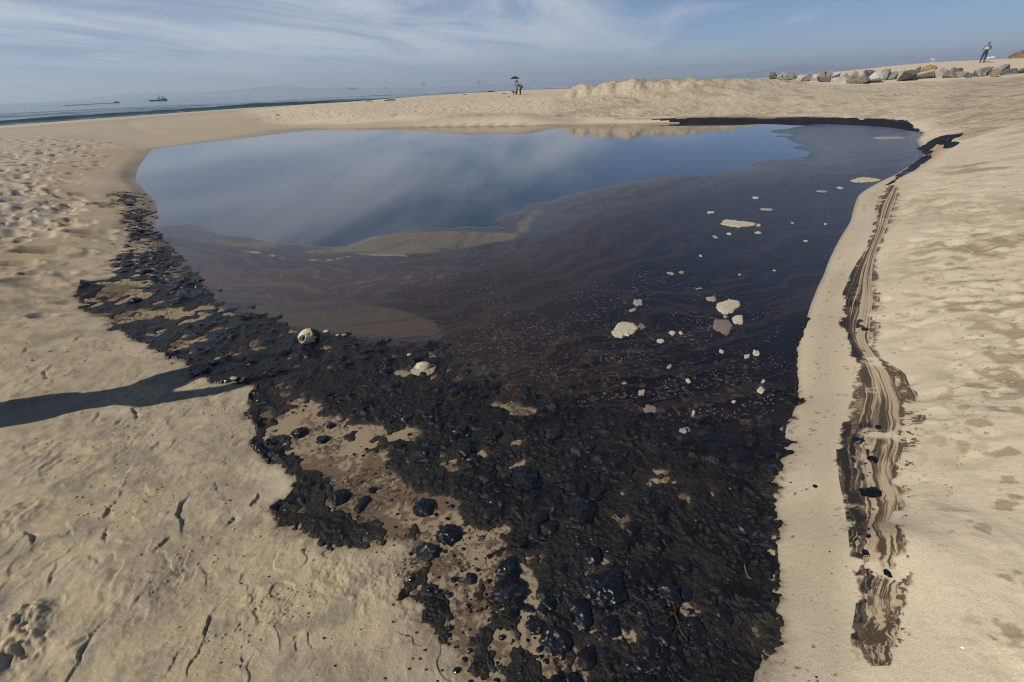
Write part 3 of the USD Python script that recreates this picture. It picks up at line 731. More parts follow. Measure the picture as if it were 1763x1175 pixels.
left = sstep(-.66 - u + 1.3 * fbm(PX, PY, .12, 4, 181, .72) + .22 * (1 - near_) - .14 * near_, 0, .14) * (1 - .8 * sstep(vn(uw * 12, arc * 2.5, 195), .55, .75)) * sstep(vn(arc * 1.7 + 9, u * .3, 182), .22, .42)
stain = np.clip(ed * (1 - gap), 0, 1)
dark = np.clip(lines, 0, 1) * stain
blackm = np.clip(left * stain, 0, 1)
base = np.stack([grid_at(COL[..., k], PX, PY) for k in range(3)], -1)


def over(c, m, col): return c + (np.asarray(col) - c) * np.clip(m, 0, 1)[..., None]


sc = over(base, stain * .75, (.31, .235, .145))
sc = over(sc, dark * 1.5, (.135, .094, .057)); sc = over(sc, dark * 1.6 - .75, (.046, .034, .024))
sc = over(sc, spray, (.085, .06, .042)); sc = over(sc, blackm, (.019, .0175, .016))
fade = np.clip(np.minimum(np.minimum((u + 1.25) / .1, (1.45 - u) / .1), np.minimum(arc / .06, (arc[0, 0] - arc) / .1)), 0, 1)
sz_ = grid_at(Z, PX, PY) + .002 + .004 * blackm * (.6 + .8 * vn(PX * 60, PY * 60, 191))
gi_, gj_ = np.meshgrid(np.arange(NT - 1), np.arange(NU - 1), indexing='ij')
qd = np.stack([gi_ * NU + gj_, (gi_ + 1) * NU + gj_, (gi_ + 1) * NU + gj_ + 1, gi_ * NU + gj_ + 1], -1).reshape(-1, 4)
qd = qd[((np.maximum(np.maximum(stain, spray), blackm) * fade).ravel()[qd] > .04).any(1)]
V_ = np.column_stack([PX.ravel(), PY.ravel(), sz_.ravel()]); F_ = np.vstack([qd[:, [0, 1, 2]], qd[:, [0, 2, 3]]])
if np.cross(V_[F_[0, 1]] - V_[F_[0, 0]], V_[F_[0, 2]] - V_[F_[0, 0]])[2] < 0: F_ = F_[:, ::-1]
us_, iv_ = np.unique(F_, return_inverse=True); V_, F_ = V_[us_], iv_.reshape(-1, 3)
m = usdkit.mesh(stage, '/World/oil_strand_line', (V_, F_), M_STAIN, True)
primvar(m.GetPrim(), 'tint', sc.reshape(-1, 3)[us_], True); primvar(m.GetPrim(), 'gloss', (.8 - .25 * blackm).ravel()[us_]); primvar(m.GetPrim(), 'relief', np.zeros(len(V_)))
tag(m, 'wavy brown and black oil strand line running along the right bank', 'oil stain', None, 'stuff')
# specks of oil on the smooth slope
paint((m_slope + .5 * fl * region([(430, 690), (480, 900), (690, 940), (800, 1180), (300, 1180), (300, 800)], .05)) * sstep(fbm(X, Y, .03, 2, 191, .8), .62, .72), BROWN * .8, .8)

sheet('sand_beach', Z, COL, GLOSS, M_SAND, None, kind='structure', cap=True)

# --- pond and the oil floating on it
WCOL = np.broadcast_to(np.array((.024, .029, .034)), Z.shape + (3,)).astype(np.float32).copy()
WGL = np.full(Z.shape, .012, np.float32)
film = region([(262, 398), (330, 407), (470, 424), (600, 428), (700, 405), (760, 398), (888, 404), (905, 388), (890, 380), (915, 366), (950, 354), (1050, 331), (1150, 311), (1300, 291), (1400, 277), (1430, 262), (1405, 245), (1400, 228), (1440, 206), (1640, 206), (1640, 300), (1500, 345), (1440, 560), (1420, 700),
               (1370, 800), (1100, 790), (800, 720), (600, 640), (300, 540), (240, 430)], .030, .05, .12, flat=True, n=1500)
guide = densify(wl([(230, 420), (300, 440), (400, 478), (560, 500), (700, 490), (820, 455), (930, 410), (1050, 370), (1200, 335), (1400, 300), (1560, 262)]), 600, closed=False)
near_p = (SDP < .03) & (R < 40)
gi = np.nonzero(near_p)
q = np.column_stack([GA[gi], GS[gi]])
d, i = cKDTree(guide).query(q)
tan = np.gradient(guide, axis=0); tan /= np.linalg.norm(tan, axis=1)[:, None]
dv = ((q - guide[i]) * np.column_stack([-tan[:, 1], tan[:, 0]])[i]).sum(1)
tv = i / 599.0 * 2.6
wp = .06 * fbm(q[:, 0] / .25, q[:, 1] / .25, 1, 3, 201) + .02 * fbm(q[:, 0] / .07, q[:, 1] / .07, 1, 2, 204)
st1 = 1.6 * fbm(tv * 3 + wp * 8, (dv + wp) * 42, 1.0, 4, 207)
st2 = 1.6 * fbm(tv * 7 + wp * 12, (dv + wp * 1.4) * 120, 1.0, 3, 211)
ST1, ST2, WP = np.zeros(Z.shape), np.zeros(Z.shape), np.zeros(Z.shape)
ST1[gi], ST2[gi], WP[gi] = st1, st2, wp


def wpaint(m, c, rough, amount=1.0):
    global WGL
    k = np.clip(m, 0, 1) * amount
    WCOL[...] = WCOL + (np.asarray(c) - WCOL) * k[..., None]
    WGL = WGL + (rough - WGL) * k


shallow = region([(1120, 214), (1000, 218), (700, 221), (500, 230), (300, 252), (262, 257), (235, 300), (225, 330), (262, 395), (285, 400), (262, 335), (265, 300), (300, 262), (500, 238), (700, 227), (1000, 222)], .02, .01, flat=True)
wpaint(shallow, (.05, .044, .03), .05, .8)
PURP, BRN, BLK, SILT = np.array((.046, .037, .034)), np.array((.026, .0155, .0095)), np.array((.0042, .0040, .0044)), np.array((.20, .165, .115))
wpaint(film * np.clip(.75 + .5 * ST1, 0, 1), PURP, .24)
wpaint(region([(300, 432), (450, 466), (700, 462), (800, 470), (760, 512), (500, 524), (360, 505)], .05, .04, flat=True) * film, (.088, .055, .046), .28, .85)
wpaint(region([(1380, 222), (1440, 206), (1620, 210), (1600, 262), (1500, 282), (1400, 284), (1425, 262), (1396, 244)], .02, .03, .1, flat=True), (.075, .064, .064), .16, .7)
dk = region([(600, 512), (760, 484), (880, 440), (960, 402), (1100, 366), (1250, 330), (1400, 306), (1520, 300), (1480, 560), (1420, 700), (1240, 800), (900, 760), (760, 620), (742, 570), (650, 536)], .05, .06, .2, flat=True)
wpaint(dk * np.clip(.95 + .35 * ST1 + .15 * ST2, 0, 1), BRN, .28)
dk2 = region([(1000, 420), (1150, 365), (1300, 335), (1500, 318), (1440, 600), (1420, 700), (1340, 800), (1050, 790), (900, 700), (960, 560)], .14, .08, .2, flat=True)
wpaint(dk2 * np.clip(.92 + .5 * ST1 + .2 * ST2, 0, 1), BLK, .12)
wpaint(film * sstep(ST1 + .35 * ST2, .28, .5), np.array((.05, .042, .038)), .3, .16)          # paler swirls
wpaint(film * sstep(-ST1 + .4 * ST2, .3, .5), np.array((.012, .010, .010)), .15, .3)
curls = densify(wl([(920, 368), (905, 380), (912, 392), (900, 400)]), 80, closed=False)
for line, wd, am in (([(972, 372), (935, 384), (930, 396), (950, 402)], .006, .5), ([(860, 512), (850, 470), (870, 450), (905, 448)], .010, .5), ([(1045, 470), (1040, 500), (1075, 512), (1100, 505)], .012, .35), ([(1010, 450), (1000, 480), (1025, 500), (1100, 504)], .010, .4),
                     ([(830, 470), (700, 500), (560, 512), (400, 516)], .008, .5), ([(890, 430), (830, 460), (760, 480)], .010, .55), ([(920, 360), (900, 385), (905, 398), (960, 392)], .008, .6), ([(1200, 690), (1190, 715), (1180, 740)], .006, .6),
                     ([(940, 545), (915, 565), (930, 585)], .005, .5)):
    L = densify(wl(line), 150, closed=False)
    d, _ = cKDTree(L).query(np.column_stack([GA.ravel(), GS.ravel()]), distance_upper_bound=wd * 4)
    d = np.where(np.isfinite(d), d, 9).reshape(Z.shape)
    wpaint(np.exp(-((d + .8 * wd * ST2) / wd) ** 2) * np.clip(.4 + 2.2 * ST2 + .8 * ST1, 0, 1), np.array((.085, .072, .060)), .35, am * .6)
scum = .55 * fbm(X, Y, .12, 5, 231, .7, CELLm) + .75 * ST1 + .45 * ST2
wpaint(film * sstep(scum, .02, .24), np.array((.008, .0062, .0055)), .2, .5)
wpaint(film * sstep(-scum, .08, .28), np.array((.046, .033, .023)), .35, .22)
wpaint(film * sstep(fbm(X, Y, .03, 3, 235, .75, CELLm), .16, .3) * sstep(R, 12, 5), np.array((.085, .066, .05)), .4, .4)
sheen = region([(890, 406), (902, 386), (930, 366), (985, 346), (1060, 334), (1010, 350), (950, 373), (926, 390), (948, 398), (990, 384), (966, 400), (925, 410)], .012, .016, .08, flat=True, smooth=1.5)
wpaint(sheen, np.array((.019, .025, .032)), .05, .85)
silt = np.zeros(Z.shape)
for pl in ([(285, 404), (330, 405), (400, 414), (468, 420), (474, 425), (462, 430), (400, 425), (335, 417)], [(600, 424), (640, 409), (700, 401), (760, 398), (892, 404), (884, 412), (830, 422), (780, 432), (690, 441), (620, 441), (600, 434)],
           [(505, 436), (560, 428), (605, 424), (604, 432), (570, 438)], [(890, 404), (896, 385), (915, 366), (930, 362), (912, 380), (910, 396)]):
    silt = np.maximum(silt, region(pl, .007, .012, .08, flat=True, smooth=1.5))
wpaint(silt * np.clip(.8 + .5 * ST2 + .3 * ST1, 0, 1), SILT * .8, .5, .8)
tongue = region([(420, 528), (560, 521), (680, 534), (745, 556), (766, 576), (755, 586), (640, 583), (520, 566), (430, 548)], .006, .008, .08, flat=True, smooth=1.5)
wpaint(tongue * np.clip(.8 + .6 * ST2 + .3 * ST1, 0, 1), np.array((.075, .056, .039)), .45, .85)
L = densify(wl([(420, 432), (500, 447), (560, 450), (620, 440), (700, 441)]), 200, closed=False)
d, _ = cKDTree(L).query(np.column_stack([GA.ravel(), GS.ravel()]), distance_upper_bound=.05)
wpaint(np.exp(-(np.where(np.isfinite(d), d, 9).reshape(Z.shape) / .004) ** 2) * sstep(ST2 + fbm(GA / .02, GS / .02, 1, 2, 221), -.1, .3), (.35, .31, .25), .6, .8)
wpaint(region([(1365, 560), (1390, 540), (1380, 600), (1368, 640), (1352, 640), (1352, 600)], .02, .02, flat=True), BLK, .2, .8)
zero = np.zeros(Z.shape)
sheet('pond_water', zero, WCOL, WGL, M_WATER, (SDP * R < .5) & (SDP < .2) & (R < 60) & (Z < .05), kind='structure')
sheet('oil_slick', zero + np.where(film > .03, .004, -.004), WCOL, WGL, M_SLICK, (film > .03) & (SDP * R < .4) & (SDP < .2) & (R < 60) & (Z < .05), 'brown and black crude oil film swirling on the pond', 'oil slick', 'stuff')
# ------------------------------------------------------------------ sea, far hills, haze
sA = np.linspace(-2.0, 1.15, 620)
sR = np.r_[np.exp(np.linspace(math.log(36), math.log(190), 330)), np.exp(np.linspace(math.log(192), math.log(7500), 150))]
SAg, SRg = np.meshgrid(sA, sR, indexing='ij')
SX, SY = SRg * np.sin(SAg), SRg * np.cos(SAg)
off, al = offshore(SX, SY)
cellS = np.maximum(SRg * (sA[1] - sA[0]), np.gradient(sR)[None, :])
SZ = np.full(SX.shape, SEA)
for o, hgt, w0, sd_ in ((11.0, .62, 1.6, 1), (25.0, .34, 2.2, 2), (46, .3, 3.0, 3), (72, .3, 3.5, 4)):
    oo = off - o - 3.0 * (vn(al / 24, al * 0 + sd_, 300 + sd_) - .5) - 1.0 * (vn(al / 6, al * 0 + sd_, 310 + sd_) - .5)
    hh = hgt * (.35 + .9 * vn(al / 17 + 5, al * 0 + .3, 320 + sd_)) * (1 + .0 * oo)
    SZ += hh * np.where(oo < 0, np.exp(-(oo / (w0 * .55)) ** 2), np.exp(-(oo / (w0 * 1.6)) ** 2)) * (off > 0.5)
SZ += .10 * fbm(SX, SY * .6, 5.5, 4, 330, .55, cellS) + .05 * fbm(SX, SY, 1.6, 2, 335, .5, cellS)
SZ = np.where(off < 0, np.minimum(SZ, SEA + .02), SZ)
nq = len(sR)
ii, jj = np.meshgrid(np.arange(len(sA) - 1), np.arange(nq - 1), indexing='ij')
qs = np.stack([ii * nq + jj, (ii + 1) * nq + jj, (ii + 1) * nq + jj + 1, ii * nq + jj + 1], -1)
qs = qs[(off[:-1, :-1] > -14)].reshape(-1, 4)
uq, inv = np.unique(qs, return_inverse=True); qs = inv.reshape(-1, 4)
vs = np.column_stack([SX.ravel(), SY.ravel(), SZ.ravel()])[uq]
fs = np.vstack([qs[:, [0, 1, 2]], qs[:, [0, 2, 3]]])
a, b, c = vs[fs[0]]
if np.cross(b - a, c - a)[2] < 0: fs = fs[:, ::-1]
M_SEA = usdkit.material(stage, '/World/Looks/sea_water', {
    'geo': ('geometry', {}), 'mp': ('mapping', dict(mapping_type='point', rotation=(0, 0, math.radians(-22)), scale=(.35, 1.0, 1.0))),
    'n': ('noise_texture', dict(scale=.4, detail=7, roughness=.62)), 'n2': ('noise_texture', dict(scale=.035, detail=4, roughness=.55)),
    'ad': ('math', dict(math_type='multiply_add', value2=2.0)),
    'b': ('bump', dict(strength=.3, distance=.25)),
    'p': ('principled_bsdf', dict(base_color=(.022, .060, .062), roughness=.12, specular_ior_level=.34, ior=1.33)),
}, [('geo.position', 'mp.vector'), ('mp.vector', 'n.vector'), ('mp.vector', 'n2.vector'), ('n2.fac', 'ad.value1'), ('n.fac', 'ad.value3'), ('ad.value', 'b.height'), ('b.normal', 'p.normal')], surface='p.BSDF')
mm = usdkit.mesh(stage, '/World/sea', (vs, fs), M_SEA, True); tag(mm, kind='structure')

M_HILL = mat_simple('far_hillside', (.10, .10, .075), .9, .1, .4, .004)


def hill(profile, r, depth, name):
    """A range of hills standing on the sea's far side; profile: (px, py of the skyline)."""
    pr = np.array(profile, float)
    n = 160
    px = np.linspace(pr[0, 0], pr[-1, 0], n)
    py = np.interp(px, pr[:, 0], pr[:, 1])
    crest = rp(px, py, np.full(n, r))
    crest[:, 2] = np.maximum(crest[:, 2] + 9 * fbm(np.arange(n) / 9., np.zeros(n), 1, 4, 400), SEA + .5)
    dirs = crest[:, :2] / np.linalg.norm(crest[:, :2], axis=1)[:, None]
    m = 26
    k = np.linspace(-1, 1, m)
    P = crest[None, :, :2] + (k[:, None, None] * depth) * dirs[None]
    hz = (1 - np.abs(k[:, None]) ** 1.4) * (crest[None, :, 2] - SEA) + SEA
    hz = hz + (1 - np.abs(k[:, None])) * .22 * (crest[None, :, 2] - SEA) * fbm(P[..., 0], P[..., 1], 420, 4, 410) - 1.0 * (np.abs(k[:, None]) > .99)
    V = np.concatenate([P, hz[..., None]], -1).reshape(-1, 3)
    a, b = np.meshgrid(np.arange(m - 1), np.arange(n - 1), indexing='ij')
    Q = np.stack([a * n + b, a * n + b + 1, (a + 1) * n + b + 1, (a + 1) * n + b], -1).reshape(-1, 4)
    top(name, (V, Q), M_HILL, kind='structure', smooth=True)


hill([(110, 173.5), (150, 169), (183, 166), (215, 161), (250, 160.5), (300, 160), (360, 157), (430, 153), (470, 150), (505, 149.5), (545, 151), (600, 151), (660, 151)], 6000, 500, 'far_island_hills')
hill([(1240, 129.5), (1290, 124.5), (1320, 120.5), (1350, 116), (1383, 110.5), (1410, 111.5), (1440, 114), (1480, 114.5), (1530, 115), (1600, 113)], 6200, 500, 'far_coastal_hills')

HZ = usdkit.material(stage, '/World/Looks/sea_haze', {'v': ('principled_volume', dict(color=(.80, .89, 1.0), density=HAZE, anisotropy=0.25))}, [], volume='v.volume')
hb = trimesh.creation.box([16000, 16000, 112.0]); hb.apply_translation([0, 0, 112 / 2 - 5.2])
top('haze', hb, HZ, kind='stuff', smooth=False)

# ------------------------------------------------------------------ plain materials
ML = {
    'foam': mat_simple('dirty_foam', (.43, .375, .27), .75, .3, .35, 40, .5, 130, bdist=.004),
    'foam_oily': mat_simple('oily_foam', (.17, .135, .11), .6, .4, .4, 40, .5, 120, bdist=.004),
    'foam_dull': mat_simple('dull_foam', (.30, .25, .19), .65, .4, .4, 40, .5, 120, bdist=.004),
    'shell': mat_simple('pitted_stone', (.50, .43, .27), .7, .3, .45, 30, .6, 90, bdist=.006),
    'tarstone': mat_simple('tarred_stone', (.03, .026, .018), .45, .5, .5, 30, .5, 90, bdist=.006),
    'tarball': mat_simple('tar_lump', (.005, .005, .0055), .12, .6, .5, 25, .8, 45, bdist=.008),
    'hole': mat_simple('stone_hollow', (.05, .035, .02), .9, .1),
    'rock_pale': mat_simple('pale_boulder', (.40, .385, .345), .85, .2, .35, 2.2, .8, 6, bdist=.08),
    'rock_buff': mat_simple('buff_boulder', (.40, .36, .285), .85, .2, .35, 2.2, .8, 6, bdist=.08),
    'rock_grey': mat_simple('grey_boulder', (.225, .225, .205), .85, .2, .4, 2.2, .8, 6, bdist=.08),
    'rock_dark': mat_simple('dark_boulder', (.11, .112, .105), .85, .2, .4, 2.2, .8, 6, bdist=.08),
    'rock_green': mat_simple('greenish_boulder', (.23, .225, .175), .85, .2, .4, 2.2, .8, 6, bdist=.08),
    'rock_tan': mat_simple('tan_boulder', (.31, .26, .185), .85, .2, .4, 2.2, .8, 6, bdist=.08),
    'rock_brown': mat_simple('brown_boulder', (.20, .165, .125), .85, .2, .4, 2.2, .8, 6, bdist=.08),
    'brush': mat_simple('dry_brush', (.28, .185, .085), .9, .1, .5, 6, .5, 14, bdist=.05),
    'brush2': mat_simple('brown_brush', (.20, .135, .095), .9, .1, .5, 6, .5, 14, bdist=.05),
    'reed': mat_simple('pale_reed', (.55, .45, .27), .8, .2),
    'skin': mat_simple('skin', (.30, .165, .11), .55, .3), 'hair': mat_simple('dark_hair', (.02, .015, .012), .6, .3),
    'denim': mat_simple('blue_jeans', (.035, .05, .09), .85, .2, .3, 20), 'blue': mat_simple('blue_shirt', (.07, .10, .17), .8, .2, .2, 20),
    'white': mat_simple('white_cloth', (.72, .74, .76), .8, .2), 'paper': mat_simple('pale_blue_sheet', (.62, .72, .82), .6, .3),
    'black': mat_simple('black_cloth', (.012, .012, .014), .7, .3), 'shoe': mat_simple('dark_shoe', (.02, .018, .016), .6, .3),
    'tan': mat_simple('tan_bag', (.55, .36, .15), .8, .2), 'olive': mat_simple('olive_jacket', (.16, .14, .10), .85, .2), 'red': mat_simple('dark_red_cloth', (.12, .03, .025), .8, .2),
    'metal': mat_simple('dark_metal', (.05, .05, .05), .4, .5, metallic=.6), 'hull_blue': mat_simple('blue_hull', (.05, .13, .45), .4, .5, .2, 1.0),
    'hull_dark': mat_simple('dark_hull', (.03, .032, .04), .5, .4), 'cabin': mat_simple('white_cabin', (.75, .76, .74), .45, .5), 'glass': mat_simple('dark_window', (.02, .03, .04), .1, .6),
    'boom': mat_simple('orange_boom', (.36, .26, .11), .6, .4), 'platform': mat_simple('platform_steel', (.055, .06, .07), .7, .3), 'gull': mat_simple('gull_white', (.6, .6, .6), .8, .2),
    'twig': mat_simple('dark_twig', (.03, .022, .014), .8, .2), 'straw': mat_simple('white_straw', (.30, .27, .20), .6, .3), 'bubble': mat_simple('oil_bubble', (.26, .215, .16), .1, .8),
    'wrack': mat_simple('dark_wrack', (.05, .036, .022), .85, .2, .4, 10), 'dog': mat_simple('brown_dog', (.09, .05, .03), .8, .2),
}
MD = trimesh.util.concatenate


# ------------------------------------------------------------------ small builders
def tube(pts, rad, n=8):
    """Tapering tube along points as a closed mesh."""
    p = np.asarray(pts, float); rad = np.broadcast_to(rad, len(p))
    t = np.gradient(p, axis=0); t /= np.linalg.norm(t, axis=1)[:, None] + 1e-9
    ref = np.where(np.abs(t[:, 2:]) < .9, [[0, 0, 1.]], [[1., 0, 0]])
    a = np.cross(t, ref); a /= np.linalg.norm(a, axis=1)[:, None] + 1e-9
    b = np.cross(t, a)
    th_ = np.arange(n) * 2 * np.pi / n
    v = p[:, None] + rad[:, None, None] * (np.cos(th_)[None, :, None] * a[:, None] + np.sin(th_)[None, :, None] * b[:, None])
    i_, j_ = np.meshgrid(np.arange(len(p) - 1), np.arange(n), indexing='ij')
    q = np.stack([i_ * n + j_, i_ * n + (j_ + 1) % n, (i_ + 1) * n + (j_ + 1) % n, (i_ + 1) * n + j_], -1).reshape(-1, 4)
    f = np.vstack([q[:, [0, 2, 1]], q[:, [0, 3, 2]]])
    k = len(v.reshape(-1, 3))
    V = np.vstack([v.reshape(-1, 3), p[0], p[-1]])
    e = np.arange(n)
    f = np.vstack([f, np.column_stack([np.full(n, k), e, (e + 1) % n]), np.column_stack([np.full(n, k + 1), (len(p) - 1) * n + (e + 1) % n, (len(p) - 1) * n + e])])
    m = trimesh.Trimesh(V, f, process=False)
    if m.volume < 0: m.invert()
    return m


def box(cx, cy, cz_, sx, sy, sz, rz=0.0):
    m = trimesh.creation.box([sx, sy, sz])
    if rz: m.apply_transform(trimesh.transformations.rotation_matrix(rz, [0, 0, 1]))
    m.apply_translation([cx, cy, cz_])
    return m


def blob(rad, seed, amp=.25, sub=3, scale=(1, 1, 1), freq=1.6, facet=0.0):
    m = trimesh.creation.icosphere(sub, 1.0)
    v = np.array(m.vertices)
    g = np.random.default_rng(seed)
    o = g.uniform(0, 50, 3)
    import meshkit
    nz = meshkit.fbm(v * freq + o, 3, seed % 97) * 2 - 1
    nz2 = meshkit.fbm(v * freq * 2.7 + o, 2, seed % 89 + 3) * 2 - 1
    v = v * (1 + amp * nz + amp * .45 * nz2)[:, None]
    return trimesh.Trimesh(v * np.asarray(scale) * rad, m.faces, process=False)


def boulder(w, d, h, seed, slant=0.0, pointed=0.0):
    """Angular broken rock: a hull of random points, chipped and slightly roughened."""
    g = np.random.default_rng(seed)
    nP = int(g.integers(11, 18))
    p = g.uniform(-1, 1, (nP, 3))
    p /= np.maximum(np.abs(p).max(1), (np.linalg.norm(p, axis=1) / 1.28))[:, None]
    p *= g.uniform(.86, 1.0, (nP, 1))
    tp = np.clip((p[:, 2] + 1) / 2, 0, 1)
    p[:, :2] *= (1 - pointed * tp)[:, None]
    p[:, 0] += slant * tp
    p[:, 2] += .25 * p[:, 0] * g.uniform(-1, 1)
    hull = trimesh.convex.convex_hull(p)
    m = hull
    for _ in range(3): m = m.subdivide()
    v = np.array(m.vertices)
    import meshkit
    nrm = v / (np.linalg.norm(v, axis=1)[:, None] + 1e-9)
    v = v + nrm * (.05 * (meshkit.fbm(v * 2.4 + seed, 4, seed % 71) - .5) + .04 * (np.abs(meshkit.noise(v * 6 + seed, seed % 61) - .5)))[:, None]
    v -= v.mean(0)
    ext = np.ptp(v, axis=0)
    v = v / ext * np.array([w, d, h])
    v[:, 2] -= v[:, 2].min()
    return trimesh.Trimesh(v, m.faces, process=False)


def limb(chain):
    out = []
    for (a, ra), (b, rb) in zip(chain[:-1], chain[1:]):
        s1 = m3.Manifold.sphere(ra, 14).translate(list(map(float, a))); s2 = m3.Manifold.sphere(rb, 14).translate(list(map(float, b)))
        out.append(m3.Manifold.batch_hull([s1, s2]))
    return out


def fuse(parts_, edge=.03, it=6):
    m = m3.Manifold.batch_boolean(parts_, m3.OpType.Add).refine_to_length(edge)
    mm_ = m.to_mesh()
    t = trimesh.Trimesh(mm_.vert_properties[:, :3], mm_.tri_verts, process=True)
    trimesh.smoothing.filter_taubin(t, .5, .53, it)
    return t


def hand(wrist, dirn, side, palm_n, curl=.5, s=1.0):
    """Palm, four unequal bent fingers and a thumb from the palm's side."""
    dirn, palm_n = np.asarray(dirn, float) / np.linalg.norm(dirn), np.asarray(palm_n, float)
    across = np.cross(palm_n, dirn); across /= np.linalg.norm(across)
    palm_n = np.cross(dirn, across)
    w = np.asarray(wrist, float)
    L = []
    k0, k1 = w + dirn * .085 * s + across * .034 * s, w + dirn * .082 * s - across * .034 * s
    L.append(m3.Manifold.batch_hull([m3.Manifold.sphere(.019 * s, 10).translate(list(map(float, q))) for q in (w + across * .014 * s, w - across * .014 * s, k0, k1)]))
    for k, ln in enumerate((.070, .080, .074, .058)):
        b0 = w + dirn * .085 * s + across * (.033 - .022 * k) * s
        pts, dd, q = [(b0, .0095 * s)], dirn.copy(), b0
        for j, fr in enumerate((.45, .32, .23)):
            an = curl * (.5 + .45 * j)
            dd = math.cos(an) * dirn + math.sin(an) * palm_n
            q = q + dd * ln * fr * s
            pts.append((q, (.0088 - .001 * j) * s))
        L += limb(pts)
    tb = w + dirn * .03 * s + across * side * .032 * s
    L += limb([(tb, .012 * s), (tb + (dirn * .6 + across * side * .8) * .035 * s, .0105 * s), (tb + (dirn * .95 + across * side * .75 + palm_n * .35) * .055 * s, .009 * s)])
    return L


def person(name, label, loc, rotz, J, shirt, trousers, sleeves='long', hair='hair', extra=None, group=None, headdir=(0, 1, 0), edge=.028):
    """J: joints in the figure's own frame (x right, y ahead, z up, feet on 0)."""
    t = thing(name, label, 'person', loc, rotz, group)
    P = {k: np.array(v, float) for k, v in J.items()}
    body = []
    body += limb([(P['pelvis'], .135), (P['waist'], .115), (P['chest'], .135), (P['neck'], .06), (P['head'] - (P['head'] - P['neck']) * .35, .055)])
    body += limb([(P['shl'], .065), (P['chest'], .12), (P['shr'], .065)])
    hd = np.array(headdir, float); hd /= np.linalg.norm(hd)
    up = P['head'] - P['neck']; up /= np.linalg.norm(up)
    body.append(m3.Manifold.batch_hull([m3.Manifold.sphere(r_, 18).translate(list(map(float, q))) for q, r_ in ((P['head'] + up * .035 - hd * .015, .085), (P['head'] - up * .075 + hd * .045, .045))]))
    body += limb([(P['head'] + hd * .085 - up * .005, .010), (P['head'] + hd * .108 - up * .035, .014)])                    # nose
    sd_ = np.cross(hd, up)
    for s_ in (-1, 1):
        body.append(m3.Manifold.batch_hull([m3.Manifold.sphere(.012, 8).translate(list(map(float, P['head'] + sd_ * s_ * .082 + up * z_))) for z_ in (-.02, .015)]))
    for s_ in 'lr':
        body += limb([(P['hip' + s_], .092), (P['kn' + s_], .058), (P['an' + s_], .04), (P['toe' + s_], .035)])
        body += limb([(P['sh' + s_], .055), (P['el' + s_], .042), (P['wr' + s_], .029)])
        dv_ = P['wr' + s_] - P['el' + s_]
        body += hand(P['wr' + s_], dv_, 1 if s_ == 'l' else -1, P.get('palm' + s_, np.array([0, 1.0, 0.2])), .55)
    part(t, 'body', fuse(body, edge), ML['skin'], True)
    g = 1.13
    tops = limb([(P['pelvis'] + (P['waist'] - P['pelvis']) * .25, .155), (P['waist'], .142), (P['chest'], .158), (P['neck'] - up * .03, .078)]) + limb([(P['shl'], .083), (P['chest'], .14), (P['shr'], .083)])
    for s_ in 'lr':
        el, wr, sh_ = P['el' + s_], P['wr' + s_], P['sh' + s_]
        if sleeves == 'long': tops += limb([(sh_, .080), (el, .062), (wr - (wr - el) * .1, .045)])
        else: tops += limb([(sh_, .080), (sh_ + (el - sh_) * .75, .066)])
    part(t, 'shirt', fuse(tops, edge), ML[shirt], True)
    legs = limb([(P['pelvis'] + (P['waist'] - P['pelvis']) * .35, .15), (P['pelvis'], .155)])
    for s_ in 'lr':
        legs += limb([(P['pelvis'] * .6 + P['hip' + s_] * .4, .13), (P['hip' + s_], .115), (P['kn' + s_], .08), (P['an' + s_] + (P['kn' + s_] - P['an' + s_]) * .12, .065)])
    part(t, 'trousers', fuse(legs, edge), ML[trousers], True)
    for s_ in 'lr':
        part(t, 'shoe', fuse(limb([(P['an' + s_] - [0, .03, .035], .045), (P['toe' + s_], .042)]), .03, 4), ML['shoe'], True)
    cap = m3.Manifold.batch_hull([m3.Manifold.sphere(.095, 18).translate(list(map(float, P['head'] + up * .045 - hd * .022))), m3.Manifold.sphere(.07, 14).translate(list(map(float, P['head'] - hd * .055 - up * .03)))])
    cut = m3.Manifold.cube([.4, .4, .4], True).rotate([0, 0, math.degrees(math.atan2(-hd[0], hd[1]))]).translate(list(map(float, P['head'] + hd * (.2 + .052) - up * .19)))
    part(t, 'hair', fuse([cap - cut], .02, 3), ML[hair], True)
    for s_ in (-1, 1):
        e_ = trimesh.creation.icosphere(1, .011); e_.apply_translation(P['head'] + hd * .082 + sd_ * s_ * .032 + up * .012)
        part(t, 'eye', e_, ML['black'], True)
    mo = trimesh.creation.icosphere(1, .02); mo.apply_scale([1.0, .4, .35]); mo.apply_translation(P['head'] + hd * .088 - up * .07)
    part(t, 'mouth', mo, ML['red'], True)
    if extra: extra(t, P)
    return t


def stand(h=1.75, spread=.11):
    k = h / 1.75
    J = dict(pelvis=(0, 0, .95), waist=(0, 0, 1.10), chest=(0, 0, 1.30), neck=(0, .0, 1.50), head=(0, .02, 1.64), shl=(-.185, 0, 1.42), shr=(.185, 0, 1.42),
             hipl=(-.09, 0, .90), hipr=(.09, 0, .90), knl=(-spread, .02, .50), knr=(spread, .02, .50), anl=(-spread - .01, -.02, .085), anr=(spread + .01, -.02, .085), toel=(-spread - .03, .14, .042), toer=(spread + .03, .14, .042),
             ell=(-.25, -.02, 1.14), elr=(.25, -.02, 1.14), wrl=(-.25, .06, .90), wrr=(.25, .06, .90))
    return {a: np.array(b) * k for a, b in J.items()}


def gz(x, y): return float(ground(np.array([x]), np.array([y]))[0])
